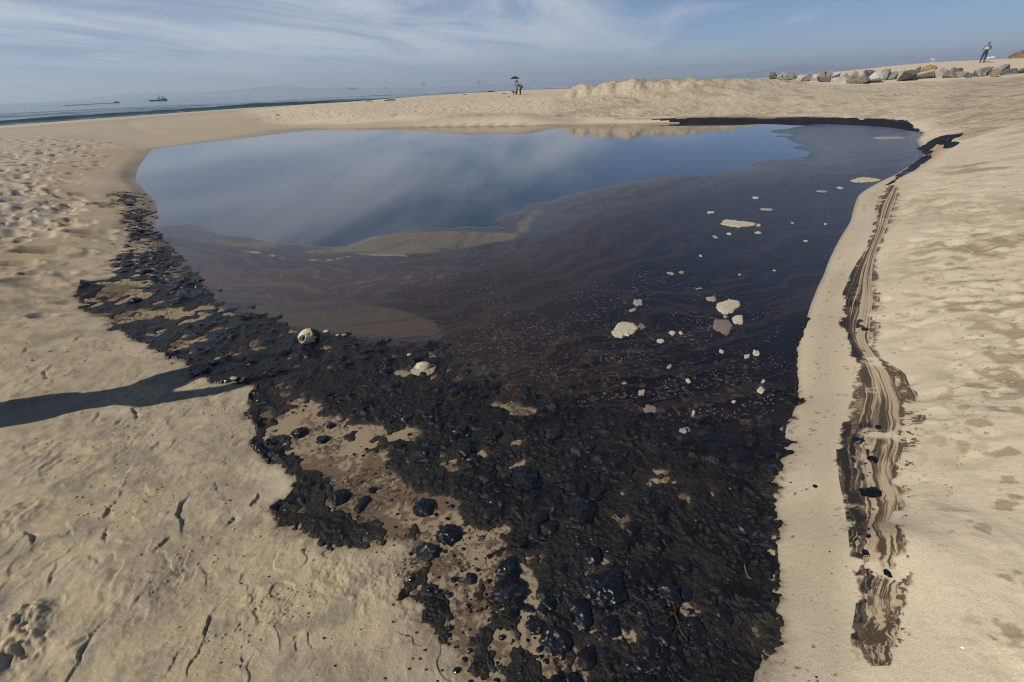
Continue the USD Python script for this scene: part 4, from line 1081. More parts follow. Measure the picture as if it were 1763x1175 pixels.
# ------------------------------------------------------------------ boulders of the little breakwater
def c5(x0, y0, x1, y1): return 1310 + x0 / 7.052, 90 + y0 / 7.052, 1310 + x1 / 7.052, 90 + y1 / 7.052
def c6(x0, y0, x1, y1): return 1540 + x0 / 7.906, 90 + y0 / 7.906, 1540 + x1 / 7.906, 90 + y1 / 7.906


ROCKS = [  # box in the photograph, row (0 front, 1 behind), material, slant, pointed, label
    (c5(105, 240, 190, 312), 0, 'rock_dark', .25, .35, 'small dark upright boulder at the far left end of the rock row'),
    (c5(190, 270, 268, 322), 0, 'rock_buff', 0, .1, 'small pale buff boulder beside the dark one at the left end'),
    (c5(230, 232, 378, 272), 1, 'rock_pale', 0, .1, 'flat pale slab lying on top of the grey block near the left end'),
    (c5(262, 247, 388, 326), 0, 'rock_grey', .1, .2, 'grey block under the flat pale slab near the left end'),
    (c5(340, 282, 442, 342), 0, 'rock_dark', -.3, .4, 'low dark wedge of rock right of the slab topped grey block'),
    (c5(420, 270, 532, 352), 0, 'rock_buff', 0, .15, 'smooth buff block between the low dark wedge and a grey block'),
    (c5(512, 262, 612, 352), 0, 'rock_grey', .2, .2, 'squarish grey block with a shaded right face beside the buff block'),
    (c5(608, 258, 775, 350), 0, 'rock_pale', .35, .2, 'long pale slab leaning to the right against darker boulders'),
    (c5(680, 238, 785, 268), 1, 'rock_tan', 0, .3, 'tan topped boulder showing behind the long leaning slab'),
    (c5(780, 220, 885, 285), 1, 'rock_grey', .5, .3, 'pointed grey boulder rising at the back left of the row'),
    (c5(680, 287, 862, 362), 0, 'rock_dark', .2, .3, 'wide dark grey boulder low in front of the pointed one'),
    (c5(838, 236, 952, 302), 1, 'rock_pale', .4, .2, 'near white tilted slab in the back of the row'),
    (c5(846, 298, 1015, 382), 0, 'rock_pale', .2, .4, 'pale pinkish wedge at the front below the near white slab'),
    (c5(948, 250, 1092, 312), 1, 'rock_grey', 0, .2, 'plain grey boulder left of the tan brown one'),
    (c5(1090, 225, 1182, 288), 1, 'rock_tan', 0, .25, 'tan brown boulder in the middle of the rock row'),
    (c5(1020, 290, 1135, 382), 0, 'rock_brown', 0, .2, 'dark brownish boulder at the front below the tan one'),
    (c5(1115, 280, 1325, 386), 0, 'rock_green', .1, .25, 'broad greenish grey boulder left of the big pale triangle'),
    (c5(1180, 214, 1302, 284), 1, 'rock_pale', .1, .2, 'light grey boulder behind the broad greenish one'),
    (c5(1268, 212, 1388, 285), 1, 'rock_dark', .3, .4, 'dark wedge behind and left of the big pale triangle'),
    (c5(1285, 243, 1492, 372), 0, 'rock_pale', .05, .5, 'largest pale triangular boulder at the front of the row'),
    (c5(1402, 203, 1560, 332), 1, 'rock_grey', .3, .3, 'tall grey boulder with a dark side behind the pale triangle'),
    (c5(1510, 228, 1642, 336), 0, 'rock_green', .4, .3, 'greenish grey boulder leaning right next to the tall one'),
    (c6(-30, 232, 132, 366), 0, 'rock_buff', .2, .3, 'buff sloping boulder just right of the leaning greenish one'),
    (c6(62, 255, 205, 372), 0, 'rock_pale', .45, .35, 'narrow light slab leaning over a dark layered wedge'),
    (c6(78, 238, 314, 392), 0, 'rock_dark', .3, .3, 'dark layered wedge of rock left of the brown bush mound'),
    (c6(290, 240, 532, 362), 0, 'rock_pale', 0, .2, 'broad near white boulder below the brown bush mound'),
    (c6(518, 214, 662, 347), 0, 'rock_pale', 0, .3, 'rounded near white boulder at the right end of the bush mound'),
    (c6(608, 228, 785, 357), 0, 'rock_grey', -.2, .3, 'light grey sloping boulder right of the rounded white one'),
    (c6(738, 204, 864, 272), 1, 'rock_brown', 0, .2, 'brown grey boulder at the back, half way from bush to man'),
    (c6(830, 210, 942, 272), 1, 'rock_dark', .3, .3, 'dark tilted boulder at the back left of the big square block'),
    (c6(780, 264, 984, 347), 0, 'rock_grey', .2, .4, 'low grey wedge at the left foot of the big square block'),
    (c6(970, 280, 1055, 354), 0, 'rock_dark', 0, .2, 'dark boulder against the left corner of the big square block'),
    (c6(1005, 204, 1255, 337), 0, 'rock_grey', .05, .08, 'big square grey block standing below the man'),
    (c6(1240, 238, 1345, 322), 0, 'rock_brown', 0, .3, 'brownish broken rock right of the big square block'),
    (c6(1298, 240, 1425, 338), 0, 'rock_brown', 0, .2, 'brown grey lump in front of the pointed grey boulder'),
    (c6(1350, 158, 1566, 294), 0, 'rock_grey', 0, .55, 'pointed grey boulder right of the man'),
    (c6(1428, 222, 1675, 304), 0, 'rock_dark', .4, .4, 'long dark boulder under the right side of the pointed one'),
    (c6(1662, 218, 1785, 294), 0, 'rock_dark', 0, .1, 'dark grey block at the right edge of the picture'),
    (c6(1480, 290, 1645, 314), 0, 'rock_grey', 0, .1, 'thin flat slab lying on the sand before the dark rocks'),
    (c6(300, 194, 372, 222), 1, 'rock_dark', .2, .3, 'small dark stone at the left foot of the bush mound'),
]
for k, ((x0, y0, x1, y1), row, mt, sl_, po, lab) in enumerate(ROCKS):
    r = 54.5 + 1.5 * row
    b = rp((x0 + x1) / 2, y1, r)
    if row == 0:
        h_ = hit((x0 + x1) / 2, min(y1 - 0.4, 148))[0]
        if 46 < np.hypot(*h_[:2]) < 60: b = h_; r = np.hypot(*b[:2])
        else: b[2] = max(b[2], gz(b[0], b[1]) - .05)
    tpx = rp((x0 + x1) / 2, y0, r)
    L_, Rr = rp(x0, (y0 + y1) / 2, r), rp(x1, (y0 + y1) / 2, r)
    wd = np.linalg.norm((Rr - L_)[:2]); ht = tpx[2] - b[2]
    sink = .12 if row == 0 else .5
    m = boulder(wd * 1.12, wd * .95, ht * 1.0 + sink, 700 + k, sl_, po)
    yaw = -math.atan2(b[0], b[1])
    m.apply_transform(trimesh.transformations.rotation_matrix(yaw, [0, 0, 1]))
    ob = thing('boulder', lab, 'boulder', (b[0], b[1], b[2] - sink), 0, 'boulders of the small breakwater')
    part(ob, 'rock', m, ML[mt], 22)

# ------------------------------------------------------------------ brush on the berm
def brush(name, px0, px1, pyb, pyt, r, mat, label, seed, dens=900, cat='bush'):
    a, b = rp(px0, pyb, r), rp(px1, pyb, r)
    c = (a + b) / 2; w_ = np.linalg.norm((b - a)[:2]) / 2
    h_ = rp((px0 + px1) / 2, pyt, r)[2] - c[2]
    t = thing(name, label, cat, (c[0], c[1], c[2] - .15), math.degrees(-math.atan2(c[0], c[1])))
    g = np.random.default_rng(seed)
    core = blob(1.0, seed, .18, 3, (w_ * .93, w_ * .6, h_ * .98), 2.0)
    v = np.array(core.vertices); v[:, 2] = np.maximum(v[:, 2], -.1); core = trimesh.Trimesh(v, core.faces, process=False)
    part(t, 'twig_mass', core, ML[mat], True)
    st = []
    for k in range(dens):
        th_, u_ = g.uniform(0, 2 * np.pi), g.uniform(0, 1) ** .6
        p = np.array([w_ * .95 * u_ * math.cos(th_), w_ * .6 * u_ * math.sin(th_), 0])
        p[2] = h_ * math.sqrt(max(0, 1 - u_ * u_)) * .93
        n_ = np.array([p[0] / w_ ** 2, p[1] / (.4 * w_ ** 2), p[2] / h_ ** 2 + .4]); n_ /= np.linalg.norm(n_)
        n_ = n_ + g.normal(0, .45, 3); n_ /= np.linalg.norm(n_)
        e_ = np.cross(n_, g.normal(0, 1, 3)); e_ /= np.linalg.norm(e_) + 1e-9
        ln = g.uniform(.06, .17) * h_; wd = .012 * h_ + .008
        q0 = p - n_ * .06
        st.append(np.array([q0 - e_ * wd, q0 + e_ * wd, q0 + n_ * ln + e_ * wd * .3, q0 + n_ * ln - e_ * wd * .3]))
    V = np.concatenate(st); Q = np.arange(len(V)).reshape(-1, 4)
    lf = usdkit.mesh(stage, str(t.GetPath()) + '/twigs', (V, Q), ML[mat], False); tag(lf, kind='stuff')
    return t, c, h_


brush('brush_mound', 1584, 1616, 120, 108.7, 57.5, 'brush', 'low domed mound of dry golden brown brush above the boulders', 5)
brush('brown_shrub', 1732, 1812, 99.5, 82, 80, 'brush2', 'large brown shrub on the berm at the right edge', 9, 1500)
for px_, py_, lab in ((1601.5, 102.5, 'taller pale yellow stalk standing behind the brush mound'), (1605.5, 104.0, 'shorter pale yellow stalk with a tufted head behind the brush mound')):
    r = 62.0
    b = rp(px_ + .5, 110.5, r); tpt = rp(px_, py_, r); H_ = tpt[2] - b[2]
    t = thing('yellow_stalk', lab, 'plant', b)
    part(t, 'stem', tube([(0, 0, -.2), (.02, 0, H_ * .5), (-.02, 0, H_)], [.035, .03, .02]), ML['reed'], True)
    part(t, 'seed_head', blob(.075, int(px_), .35, 2, (1, 1, 1.25), 2.5).apply_translation([-.02, 0, H_]), ML['reed'], True)

# white scrap by the man
b = rp(1706, 101.5, 73)
t = top('white_scrap', blob(.3, 33, .35, 2, (1.4, .6, .35)).apply_translation(b + [0, 0, .08]), ML['white'], 'white crumpled scrap lying on the berm right of the man', 'scrap')

# ------------------------------------------------------------------ people
def man_extra(t, P):
    s = box(-.02, .22, 1.27, .34, .02, .24); s.apply_transform(trimesh.transformations.rotation_matrix(-.35, [1, 0, 0], [0, .22, 1.27]))
    part(t, 'belt', tube([np.array([.15 * math.cos(a_), .15 * math.sin(a_) * .95, .99]) for a_ in np.linspace(0, 2 * np.pi, 20)], .018), ML['black'], True)


J = stand(1.78, .13)
for s_, q in (('l', -1), ('r', 1)):
    J['el' + s_] = np.array([q * .29, .02, 1.17]); J['wr' + s_] = np.array([q * .10, .24, 1.17]); J['palm' + s_] = np.array([0, -.3, 1.0])
mb = rp(1688.3, 112.3, 74.0)
mb[2] = gz(mb[0], mb[1])
mrot = math.degrees(math.atan2(-(-mb[0]), -mb[1]))
person('person', 'man in blue shirt and jeans standing on the sand berm, looking at the spill', mb, math.degrees(math.atan2(mb[0], -mb[1])), J, 'blue', 'denim', 'short', headdir=(.25, 1, -.25), extra=man_extra)
yaw = math.radians(math.degrees(math.atan2(mb[0], -mb[1])))
ps = box(0, 0, 0, .33, .012, .24); ps.apply_transform(trimesh.transformations.rotation_matrix(-.5, [1, 0, 0])); ps.apply_translation([.05, .245, 1.29])
ps.apply_transform(trimesh.transformations.rotation_matrix(yaw, [0, 0, 1])); ps.apply_translation(mb)
top('paper_sheet', ps, ML['paper'], 'pale sheet held flat against the chest by the man on the berm', 'paper', smooth=False)

ub = rp(890.5, 164.0, 65.0); ub[2] = gz(ub[0], ub[1]); 
J = stand(1.62, .10)
J['elr'] = np.array([.24, .08, 1.22]); J['wrr'] = np.array([.10, .20, 1.40]); J['palmr'] = np.array([0, .2, 1.0])
J['ell'] = np.array([-.24, -.03, 1.06]); J['wrl'] = np.array([-.21, .10, .86])
J['knl'] = np.array([-.10, .10, .47]); J['anl'] = np.array([-.11, .16, .085]); J['toel'] = np.array([-.12, .30, .042])


def bag(t, P):
    b_ = boulder(.40, .26, .46, 21, 0, .05); b_.apply_translation([-.20, .16, .80]); part(t, 'bag', b_, ML['tan'], 40, 'tan bag carried at the side')
    part(t, 'strap', tube([(-.24, .16, 1.2), (-.12, .12, 1.42), (.05, -.06, 1.48), (.12, -.17, 1.25), (-.1, -.16, 1.0)], .018), ML['tan'], True)


urot = 118.0
person('person', 'person in white top walking with a tan bag under a black umbrella', ub, urot, J, 'white', 'black', 'long', extra=bag)
yaw = math.radians(urot); Rz = trimesh.transformations.rotation_matrix(yaw, [0, 0, 1])
hd_ = (Rz[:3, :3] @ (np.array([.10, .22, 1.38]) * 1.0)) + ub
t = thing('umbrella', 'open black umbrella held above the walking person', 'umbrella', hd_, urot)
RU = .62
for k in range(8):
    a0_, a1_ = k * np.pi / 4, (k + 1) * np.pi / 4
    V, Q = [], []
    us, ws = np.linspace(.03, 1, 8), np.linspace(0, 1, 5)
    for u_ in us:
        for w_ in ws:
            aa = a0_ + (a1_ - a0_) * w_
            sc = 1 - .06 * math.sin(np.pi * w_) * u_
            V.append((RU * u_ * sc * math.cos(aa), RU * u_ * sc * math.sin(aa), .62 - .27 * u_ ** 2 + .02 * math.sin(np.pi * w_) * u_))
    for i_ in range(7):
        for j_ in range(4): Q.append((i_ * 5 + j_, (i_ + 1) * 5 + j_, (i_ + 1) * 5 + j_ + 1, i_ * 5 + j_ + 1))
    part(t, 'canopy_panel', (np.array(V), np.array(Q)), ML['black'], True)
    part(t, 'rib', tube([(RU * u_ * math.cos(a0_), RU * u_ * math.sin(a0_), .61 - .27 * u_ ** 2) for u_ in np.linspace(.03, 1, 7)], .006, 5), ML['metal'], True)
part(t, 'shaft', tube([(0, 0, -.1), (0, 0, .68)], .012), ML['metal'], True)
part(t, 'handle', tube([(0, 0, -.1), (0, 0, -.17), (.03, 0, -.2), (.06, 0, -.17)], .016), ML['hair'], True)

kb = rp(896.0, 164.2, 64.6); kb[2] = gz(kb[0], kb[1])
J = stand(1.66, .13)
J['pelvis'] = np.array([0, -.18, .86]); J['waist'] = np.array([0, -.05, .98]); J['chest'] = np.array([0, .20, 1.04]); J['neck'] = np.array([0, .40, 1.04]); J['head'] = np.array([0, .54, 1.02])
for s_, q in (('l', -1), ('r', 1)):
    J['sh' + s_] = np.array([q * .18, .30, 1.05]); J['hip' + s_] = np.array([q * .09, -.18, .84]); J['kn' + s_] = np.array([q * .13, .03, .47])
    J['el' + s_] = np.array([q * .22, .32, .78]); J['wr' + s_] = np.array([q * .15, .46, .60])
person('person', 'person in olive jacket and dark trousers bending over beside the umbrella holder', kb, 96, J, 'olive', 'black', 'long', headdir=(0, .6, -1))

# dog with them
db = rp(886.6, 163.6, 64.8); db[2] = gz(db[0], db[1])
t = thing('dog', 'small dark brown dog beside the person with the umbrella', 'dog', db, 100)
parts_d = limb([((0, -.2, .30), .085), ((0, .02, .29), .075), ((0, .19, .31), .10), ((0, .30, .40), .06), ((0, .36, .46), .065), ((0, .46, .43), .032)])
for q in (-1, 1):
    parts_d += limb([((q * .06, .17, .28), .05), ((q * .06, .19, .15), .028), ((q * .06, .175, .03), .022), ((q * .06, .205, .02), .022)])
    parts_d += limb([((q * .06, -.20, .28), .065), ((q * .065, -.15, .20), .042), ((q * .065, -.26, .11), .024), ((q * .065, -.235, .03), .02), ((q * .065, -.20, .02), .022)])
    parts_d += limb([((q * .045, .34, .50), .022), ((q * .06, .33, .44), .018)])
parts_d += limb([((0, -.27, .34), .03), ((0, -.38, .42), .018), ((0, -.42, .52), .012)])
part(t, 'body', fuse(parts_d, .022, 5), ML['dog'], True)

# a bystander just outside the picture on the left: the shadow with two raised arms lies across the sand
sd2 = np.array([-TO_SUN[0], -TO_SUN[1]]) / math.hypot(TO_SUN[0], TO_SUN[1])
sx_, sy_ = SHADOW_FOOT
J = stand(1.82, .10)
J['ell'] = np.array([-.23, .06, 1.78]); J['elr'] = np.array([.24, .06, 1.76]); J['head'] = np.array([-.10, .05, 1.66]); J['neck'] = np.array([-.03, .02, 1.55])
J['wrl'] = np.array([-.17, .10, 2.04]); J['wrr'] = np.array([.20, .10, 2.02]); J['palml'] = J['palmr'] = np.array([0, 1.0, .3])
person('person', 'bystander with both arms raised, whose shadow falls on the damp sand at the left', (sx_, sy_, gz(sx_, sy_)), math.degrees(math.atan2(sd2[0], -sd2[1])) + 180 - 0, J, 'blue', 'denim', 'long')

# ------------------------------------------------------------------ boats, boom, platforms, bird
bb = gp(269, 172.6, SEA); sc_ = np.linalg.norm((gp(287, 172, SEA) - gp(255, 173, SEA))[:2]) if False else None
rB = 400.0
bL, bR_ = rp(255.5, 171, rB), rp(287.5, 170, rB); LB = np.linalg.norm((bR_ - bL)[:2])
yawB = math.atan2((bR_ - bL)[1], (bR_ - bL)[0])
cB = (bL + bR_) / 2; cB[2] = SEA
t = thing('workboat', 'blue hulled workboat with white wheelhouse lying offshore', 'boat', cB, math.degrees(yawB))
k = LB / 13.0


def hull_mesh(L, B, D, sheer=.35, n=17):
    """Pointed bow at +x, square stern."""
    xs = np.linspace(-L / 2, L / 2, n); V, Q = [], []
    for x in xs:
        u_ = (x + L / 2) / L
        b_ = B / 2 * (1 - max(0, (u_ - .55) / .45) ** 2.2) + .02
        zt = D * (1 + sheer * max(0, u_ - .4) ** 2 * 2.2)
        V += [(x, -b_, zt), (x, -b_ * .9, D * .4), (x, -b_ * .55, -.3 * D), (x, b_ * .55, -.3 * D), (x, b_ * .9, D * .4), (x, b_, zt)]
    for i_ in range(n - 1):
        for j_ in range(6): Q.append((i_ * 6 + j_, (i_ + 1) * 6 + j_, (i_ + 1) * 6 + (j_ + 1) % 6, i_ * 6 + (j_ + 1) % 6))
    m = trimesh.Trimesh(np.array(V), np.vstack([np.array(Q)[:, [0, 1, 2]], np.array(Q)[:, [0, 2, 3]], [(0, 1, 2), (0, 2, 5), (2, 3, 5), (3, 4, 5)]]), process=False)
    trimesh.repair.fix_normals(m)
    return m


# bow to the left in the photograph, dark raised stern gear to the right
hm = hull_mesh(LB, LB * .28, .95 * k); hm.apply_transform(trimesh.transformations.rotation_matrix(np.pi, [0, 0, 1]))
part(t, 'hull', hm, ML['hull_blue'], 40)
part(t, 'rubbing_strake', box(0.05 * LB, 0, .72 * k, LB * .8, LB * .285, .10 * k), ML['hull_dark'], False)
wh = part(t, 'wheelhouse', MD([box(.08 * LB, 0, 1.45 * k, 3.4 * k, 2.6 * k, 1.2 * k), box(.10 * LB, 0, 2.5 * k, 2.0 * k, 2.0 * k, 1.0 * k)]), ML['cabin'], False)
for q in (-1, 0, 1): part(wh, 'window', box(.10 * LB + q * .6 * k, -1.0 * k, 2.6 * k, .42 * k, .06 * k, .45 * k), ML['glass'], False)
part(t, 'mast', tube([(.12 * LB, 0, 2.8 * k), (.12 * LB, 0, 5.6 * k)], .07 * k), ML['metal'], True)
part(t, 'stern_gantry', MD([tube([(.24 * LB, -1 * k, .9 * k), (.25 * LB, -1 * k, 3.4 * k), (.25 * LB, 1 * k, 3.4 * k), (.24 * LB, 1 * k, .9 * k)], .16 * k), tube([(.25 * LB, 0, 3.4 * k), (.40 * LB, 0, 1.7 * k), (.46 * LB, 0, 1.1 * k)], .22 * k)]), ML['hull_dark'], True)
part(t, 'deck_gear', MD([box(.34 * LB, 0, 1.25 * k, 2.4 * k, 2.2 * k, .9 * k), box(.44 * LB, 0, 1.0 * k, 1.4 * k, 2.0 * k, .6 * k)]), ML['hull_dark'], False)
part(t, 'bow_rail', tube([(-.47 * LB, 0, 1.9 * k), (-.3 * LB, -1.4 * k, 1.75 * k), (-.1 * LB, -1.6 * k, 1.65 * k)], .05 * k), ML['cabin'], True)

rS = 372.0
aS, bS = rp(195.6, 175, rS), rp(205.0, 174.6, rS); LS_ = np.linalg.norm((bS - aS)[:2]); cS = (aS + bS) / 2; cS[2] = SEA
t = thing('skiff', 'small dark open boat towing the floating boom', 'boat', cS, math.degrees(math.atan2((bS - aS)[1], (bS - aS)[0])))
part(t, 'hull', hull_mesh(LS_, LS_ * .4, LS_ * .16, .6), ML['hull_dark'], 40)
part(t, 'console', box(-.05 * LS_, 0, LS_ * .25, LS_ * .3, LS_ * .25, LS_ * .22), ML['hull_dark'], False)
part(t, 'outboard_motor', box(-.5 * LS_, 0, LS_ * .16, LS_ * .1, LS_ * .12, LS_ * .25), ML['black'], False)
J = stand(1.5, .1)
for q in (-1,): pass
pts = [rp(px_, py_, rr_) for px_, py_, rr_ in ((99, 179.6, 330), (112, 179.7, 328), (126, 178.9, 340), (140, 178.0, 352), (158, 177.0, 360), (176, 176.2, 366), (195, 175.4, 371))]
pts = np.array(pts); pts[:, 2] = SEA + .1
bt = thing('floating_boom', 'yellow orange floating boom strung across the water behind the skiff', 'boom', (0, 0, 0))
Lb = densify(pts, 40, closed=False)
for k_ in range(13): part(bt, 'float', tube(Lb[k_ * 3:k_ * 3 + 4], .17, 8), ML['boom'], True)


def platform(px, py_base, wpx, hpx, r, label, name='oil_platform', two=False):
    c = rp(px, py_base, r); c[2] = SEA
    w_ = np.linalg.norm((rp(px + wpx / 2, py_base, r) - rp(px - wpx / 2, py_base, r))[:2]); h_ = hpx / 1080 * r * 1.0
    t = thing(name, label, 'oil platform', c, math.degrees(-math.atan2(c[0], c[1])))
    for sx2 in (-1, 1):
        for sy2 in (-1, 1): part(t, 'leg', tube([(sx2 * w_ * .40, sy2 * w_ * .3, -2), (sx2 * w_ * .33, sy2 * w_ * .26, h_ * .48)], w_ * .035, 8), ML['platform'], True)
    for s3 in (-1, 1):
        for s4 in (-1, 1): part(t, 'brace', tube([(-s4 * w_ * .4, s3 * w_ * .3, 1), (s4 * w_ * .34, s3 * w_ * .27, h_ * .45)], w_ * .02, 6), ML['platform'], True)
    part(t, 'lower_deck', box(0, 0, h_ * .50, w_, w_ * .7, h_ * .10), ML['platform'], False)
    part(t, 'upper_deck', box(w_ * .02, 0, h_ * .68, w_ * .92, w_ * .65, h_ * .08), ML['platform'], False)
    part(t, 'module', box(-w_ * .2, 0, h_ * .60, w_ * .42, w_ * .5, h_ * .2), ML['platform'], False)
    part(t, 'module', box(w_ * .22, 0, h_ * .60, w_ * .36, w_ * .5, h_ * .16), ML['platform'], False)
    part(t, 'quarters', box(w_ * .26, 0, h_ * .80, w_ * .3, w_ * .4, h_ * .17), ML['platform'], False)
    part(t, 'derrick', MD([tube([(-w_ * .2 + a_ * w_ * .09, b_ * w_ * .09, h_ * .7), (-w_ * .2, 0, h_ * 1.05)], w_ * .018, 6) for a_ in (-1, 1) for b_ in (-1, 1)]), ML['platform'], True)


RP = 3300.0
platform(729, 151.0, 7.5, 8.5, RP, 'boxy oil platform alone on the hazy horizon, middle of the three pairs and singles')
platform(824, 147.0, 7, 8.0, RP, 'larger oil platform of the pair standing left of the umbrella')
platform(834, 146.3, 5, 4.5, RP * 1.1, 'smaller oil platform of the pair standing left of the umbrella')
platform(922, 143.2, 5, 5.5, RP * 1.1, 'faint oil platform between the umbrella and the sand ridge')
platform(987.5, 139.8, 4.5, 6.0, RP * 1.15, 'left one of two faint oil platforms above the sand ridge end')
platform(995.5, 139.3, 4.5, 5.5, RP * 1.15, 'right one of two faint oil platforms above the sand ridge end')
rT = 3000.0
for px_, w_, hh_, lab, lenr in ((608, 15.5, 4.2, 'long low ship on the hazy horizon left of the platforms', 1.0), (664, 7, 3.0, 'small ship on the hazy horizon between long ship and platforms', 1.0)):
    py_ = 178 - .0395 * px_
    a, b = rp(px_ - w_ / 2, py_, rT), rp(px_ + w_ / 2, py_, rT); L_ = np.linalg.norm((b - a)[:2]); c = (a + b) / 2; c[2] = SEA
    hs = hh_ / 1080 * rT
    t = thing('far_ship', lab, 'ship', c, math.degrees(math.atan2((b - a)[1], (b - a)[0])))
    part(t, 'hull', hull_mesh(L_, L_ * .17, hs * .55, .3), ML['platform'], 40)
    part(t, 'superstructure', MD([box(-L_ * .36, 0, hs * .8, L_ * .14, L_ * .12, hs * .6), box(-L_ * .1, 0, hs * .65, L_ * .3, L_ * .12, hs * .3)]), ML['platform'], False)
    part(t, 'funnel', box(-L_ * .40, 0, hs * 1.15, L_ * .04, L_ * .05, hs * .25), ML['platform'], False)

gb = rp(1032.5, 117, 160.0)
t = thing('flying_gull', 'tiny gull flying over the sea beyond the sand ridge', 'bird', gb, 25)
part(t, 'body', blob(.16, 3, .05, 2, (.5, 1.5, .5)), ML['gull'], True)
for q in (-1, 1): part(t, 'wing', (np.array([(0, .1, 0), (0, -.1, 0), (q * .3, -.08, .12), (q * .3, .1, .14), (q * .62, -.12, .03), (q * .62, -.06, .03)]), np.array([(0, 1, 2, 3), (3, 2, 4, 5)])), ML['gull'], False)

# dark wrack on the bar crest
for k, (px_, py_, w_, lab) in enumerate(((635, 175, 14, 'dark wrack on the bar crest right of its middle'), (672, 173.6, 22, 'longest clump of dark wrack on the bar crest'), (800, 164, 8, 'small clump of wrack half way between longest clump and umbrella'), (868, 161.5, 10, 'clump of wrack on the sand just left of the dog'), (845, 158.7, 18, 'thin clump of wrack on the skyline left of the umbrella'), (478, 199, 8, 'small clump of wrack at the left foot of the bar'), (876, 167.5, 6, 'tiny wrack scrap on the sand below the dog'))):
    p = hit(px_, py_)[0]
    wd = w_ / 1050 * np.hypot(*p[:2])
    m = blob(wd / 2, 60 + k, .3, 2, (1, .35, .16), 2.2); m.apply_translation(p + [0, 0, .03])
    top('dark_wrack', m, ML['wrack'], lab, 'seaweed', 'clumps of wrack on the sand bar')
# ------------------------------------------------------------------ foam rafts on the oil
FOAM = [  # px, py, width px, height px, material, lobes, label
    (1254, 528, 43, 27, 'foam', 4, 'largest pale foam raft, notched on its left, on the black oil'),
    (1076, 568, 46, 29, 'foam', 4, 'pale lumpy foam raft left of the smaller dull patch, on the brown black oil'),
    (1244, 563, 34, 30, 'foam_oily', 3, 'brown oil soaked foam patch just below the largest foam raft'),
    (1270, 551, 20, 18, 'foam', 3, 'small three lobed foam patch right of the brown oil soaked patch'),
    (1271, 385, 62, 14, 'foam', 5, 'long thin pale foam raft alone far out on the dark oil'),
    (1490, 310, 52, 10, 'foam', 4, 'long foam streak close to the right bank at the far end of the oil'),
    (1098, 521, 16, 12, 'foam_dull', 2, 'round dull foam patch above the lumpy raft'),
    (1089, 534, 13, 6, 'foam_dull', 2, 'narrow dull foam fleck under the round dull patch'),
    (1105, 562, 13, 11, 'foam_oily', 2, 'brown foam patch touching the right of the lumpy raft'),
    (1157, 574, 12, 8, 'foam', 2, 'left of two small pale foam pieces side by side'),
    (1172, 574, 7, 6, 'foam', 2, 'right of two small pale foam pieces side by side'),
    (1137, 588, 14, 8, 'foam', 1, 'oval pale foam piece below the side by side pair'),
    (1224, 515, 18, 9, 'foam_dull', 2, 'dull foam smear left above the largest foam raft'),
    (1249, 545, 8, 7, 'foam_dull', 1, 'tiny dull foam piece between the largest raft and the brown patch'),
    (1302, 608, 13, 11, 'foam', 1, 'round pale foam piece near the right bank'),
    (1286, 614, 10, 9, 'foam', 3, 'ragged foam piece left of the round one near the right bank'),
    (1242, 605, 8, 8, 'foam', 2, 'small ragged foam piece alone below the brown patch'),
    (1152, 631, 9, 9, 'foam_dull', 2, 'small dull foam piece in the middle of the black oil'),
    (1185, 656, 9, 9, 'foam', 1, 'small square foam piece in the middle of the black oil'),
    (1104, 676, 13, 12, 'foam_dull', 2, 'round oily foam ball near the black crust'),
    (1119, 705, 24, 18, 'foam_oily', 3, 'brown ragged foam patch at the edge of the black crust'),
    (1075, 660, 9, 4, 'foam_dull', 1, 'thin dull foam sliver left of the oily foam ball'),
    (1314, 657, 8, 7, 'foam', 2, 'upper ragged foam scrap close to the right shore'),
    (1310, 672, 14, 14, 'foam', 4, 'lower ragged foam scrap close to the right shore'),
    (1263, 692, 8, 5, 'foam', 1, 'small bright foam fleck near the right shore crust'),
    (1194, 712, 6, 12, 'foam', 2, 'upright foam fleck on the pale streak'),
    (1178, 742, 20, 12, 'foam_dull', 3, 'dull foam patch at the foot of the pale streak'),
    (1306, 388, 8, 5, 'foam', 1, 'foam dot right of the long thin raft'), (1231, 408, 10, 6, 'foam_dull', 1, 'dull foam dot below the left end of the long thin raft'), (1255, 403, 9, 4, 'foam', 1, 'foam dot below the long thin raft'),
    (1305, 401, 12, 4, 'foam', 1, 'foam sliver below the right end of the long thin raft'), (1224, 366, 13, 4, 'foam', 2, 'foam sliver left above the long thin raft'), (1320, 361, 24, 5, 'foam_dull', 2, 'dull foam streak right above the long thin raft'),
    (1301, 341, 12, 4, 'foam', 1, 'far foam dot in the middle of the slick'), (1364, 384, 5, 3, 'foam', 1, 'foam dot toward the right bank, level with the long raft'), (1387, 415, 8, 3, 'foam', 1, 'foam sliver near the right bank'),
    (1421, 386, 5, 4, 'foam', 1, 'foam dot nearest the right bank'), (1206, 441, 6, 4, 'foam', 1, 'lone foam dot in open black oil'), (1333, 466, 6, 2.5, 'foam', 1, 'thin foam fleck in the blue black oil'), (1273, 473, 5, 3, 'foam', 1, 'tiny foam fleck in the blue black oil'),
    (1154, 471, 13, 6, 'foam_dull', 2, 'left one of a pair of dull foam patches in mid slick'), (1173, 469, 9, 5, 'foam_dull', 1, 'right one of a pair of dull foam patches in mid slick'), (1203, 497, 12, 3, 'foam_dull', 1, 'dull foam sliver above the largest raft'),
    (1415, 330, 20, 4, 'foam_dull', 2, 'faint foam streak near the far right bank'), (1446, 324, 12, 4, 'foam', 1, 'short foam streak left of the long one at the far bank'), (1530, 238, 60, 5, 'foam_dull', 3, 'thin foam line at the far right corner of the pond'),
    (1484, 205.5, 8, 3, 'foam', 1, 'small pale scrap on the blackened far bank'),
]
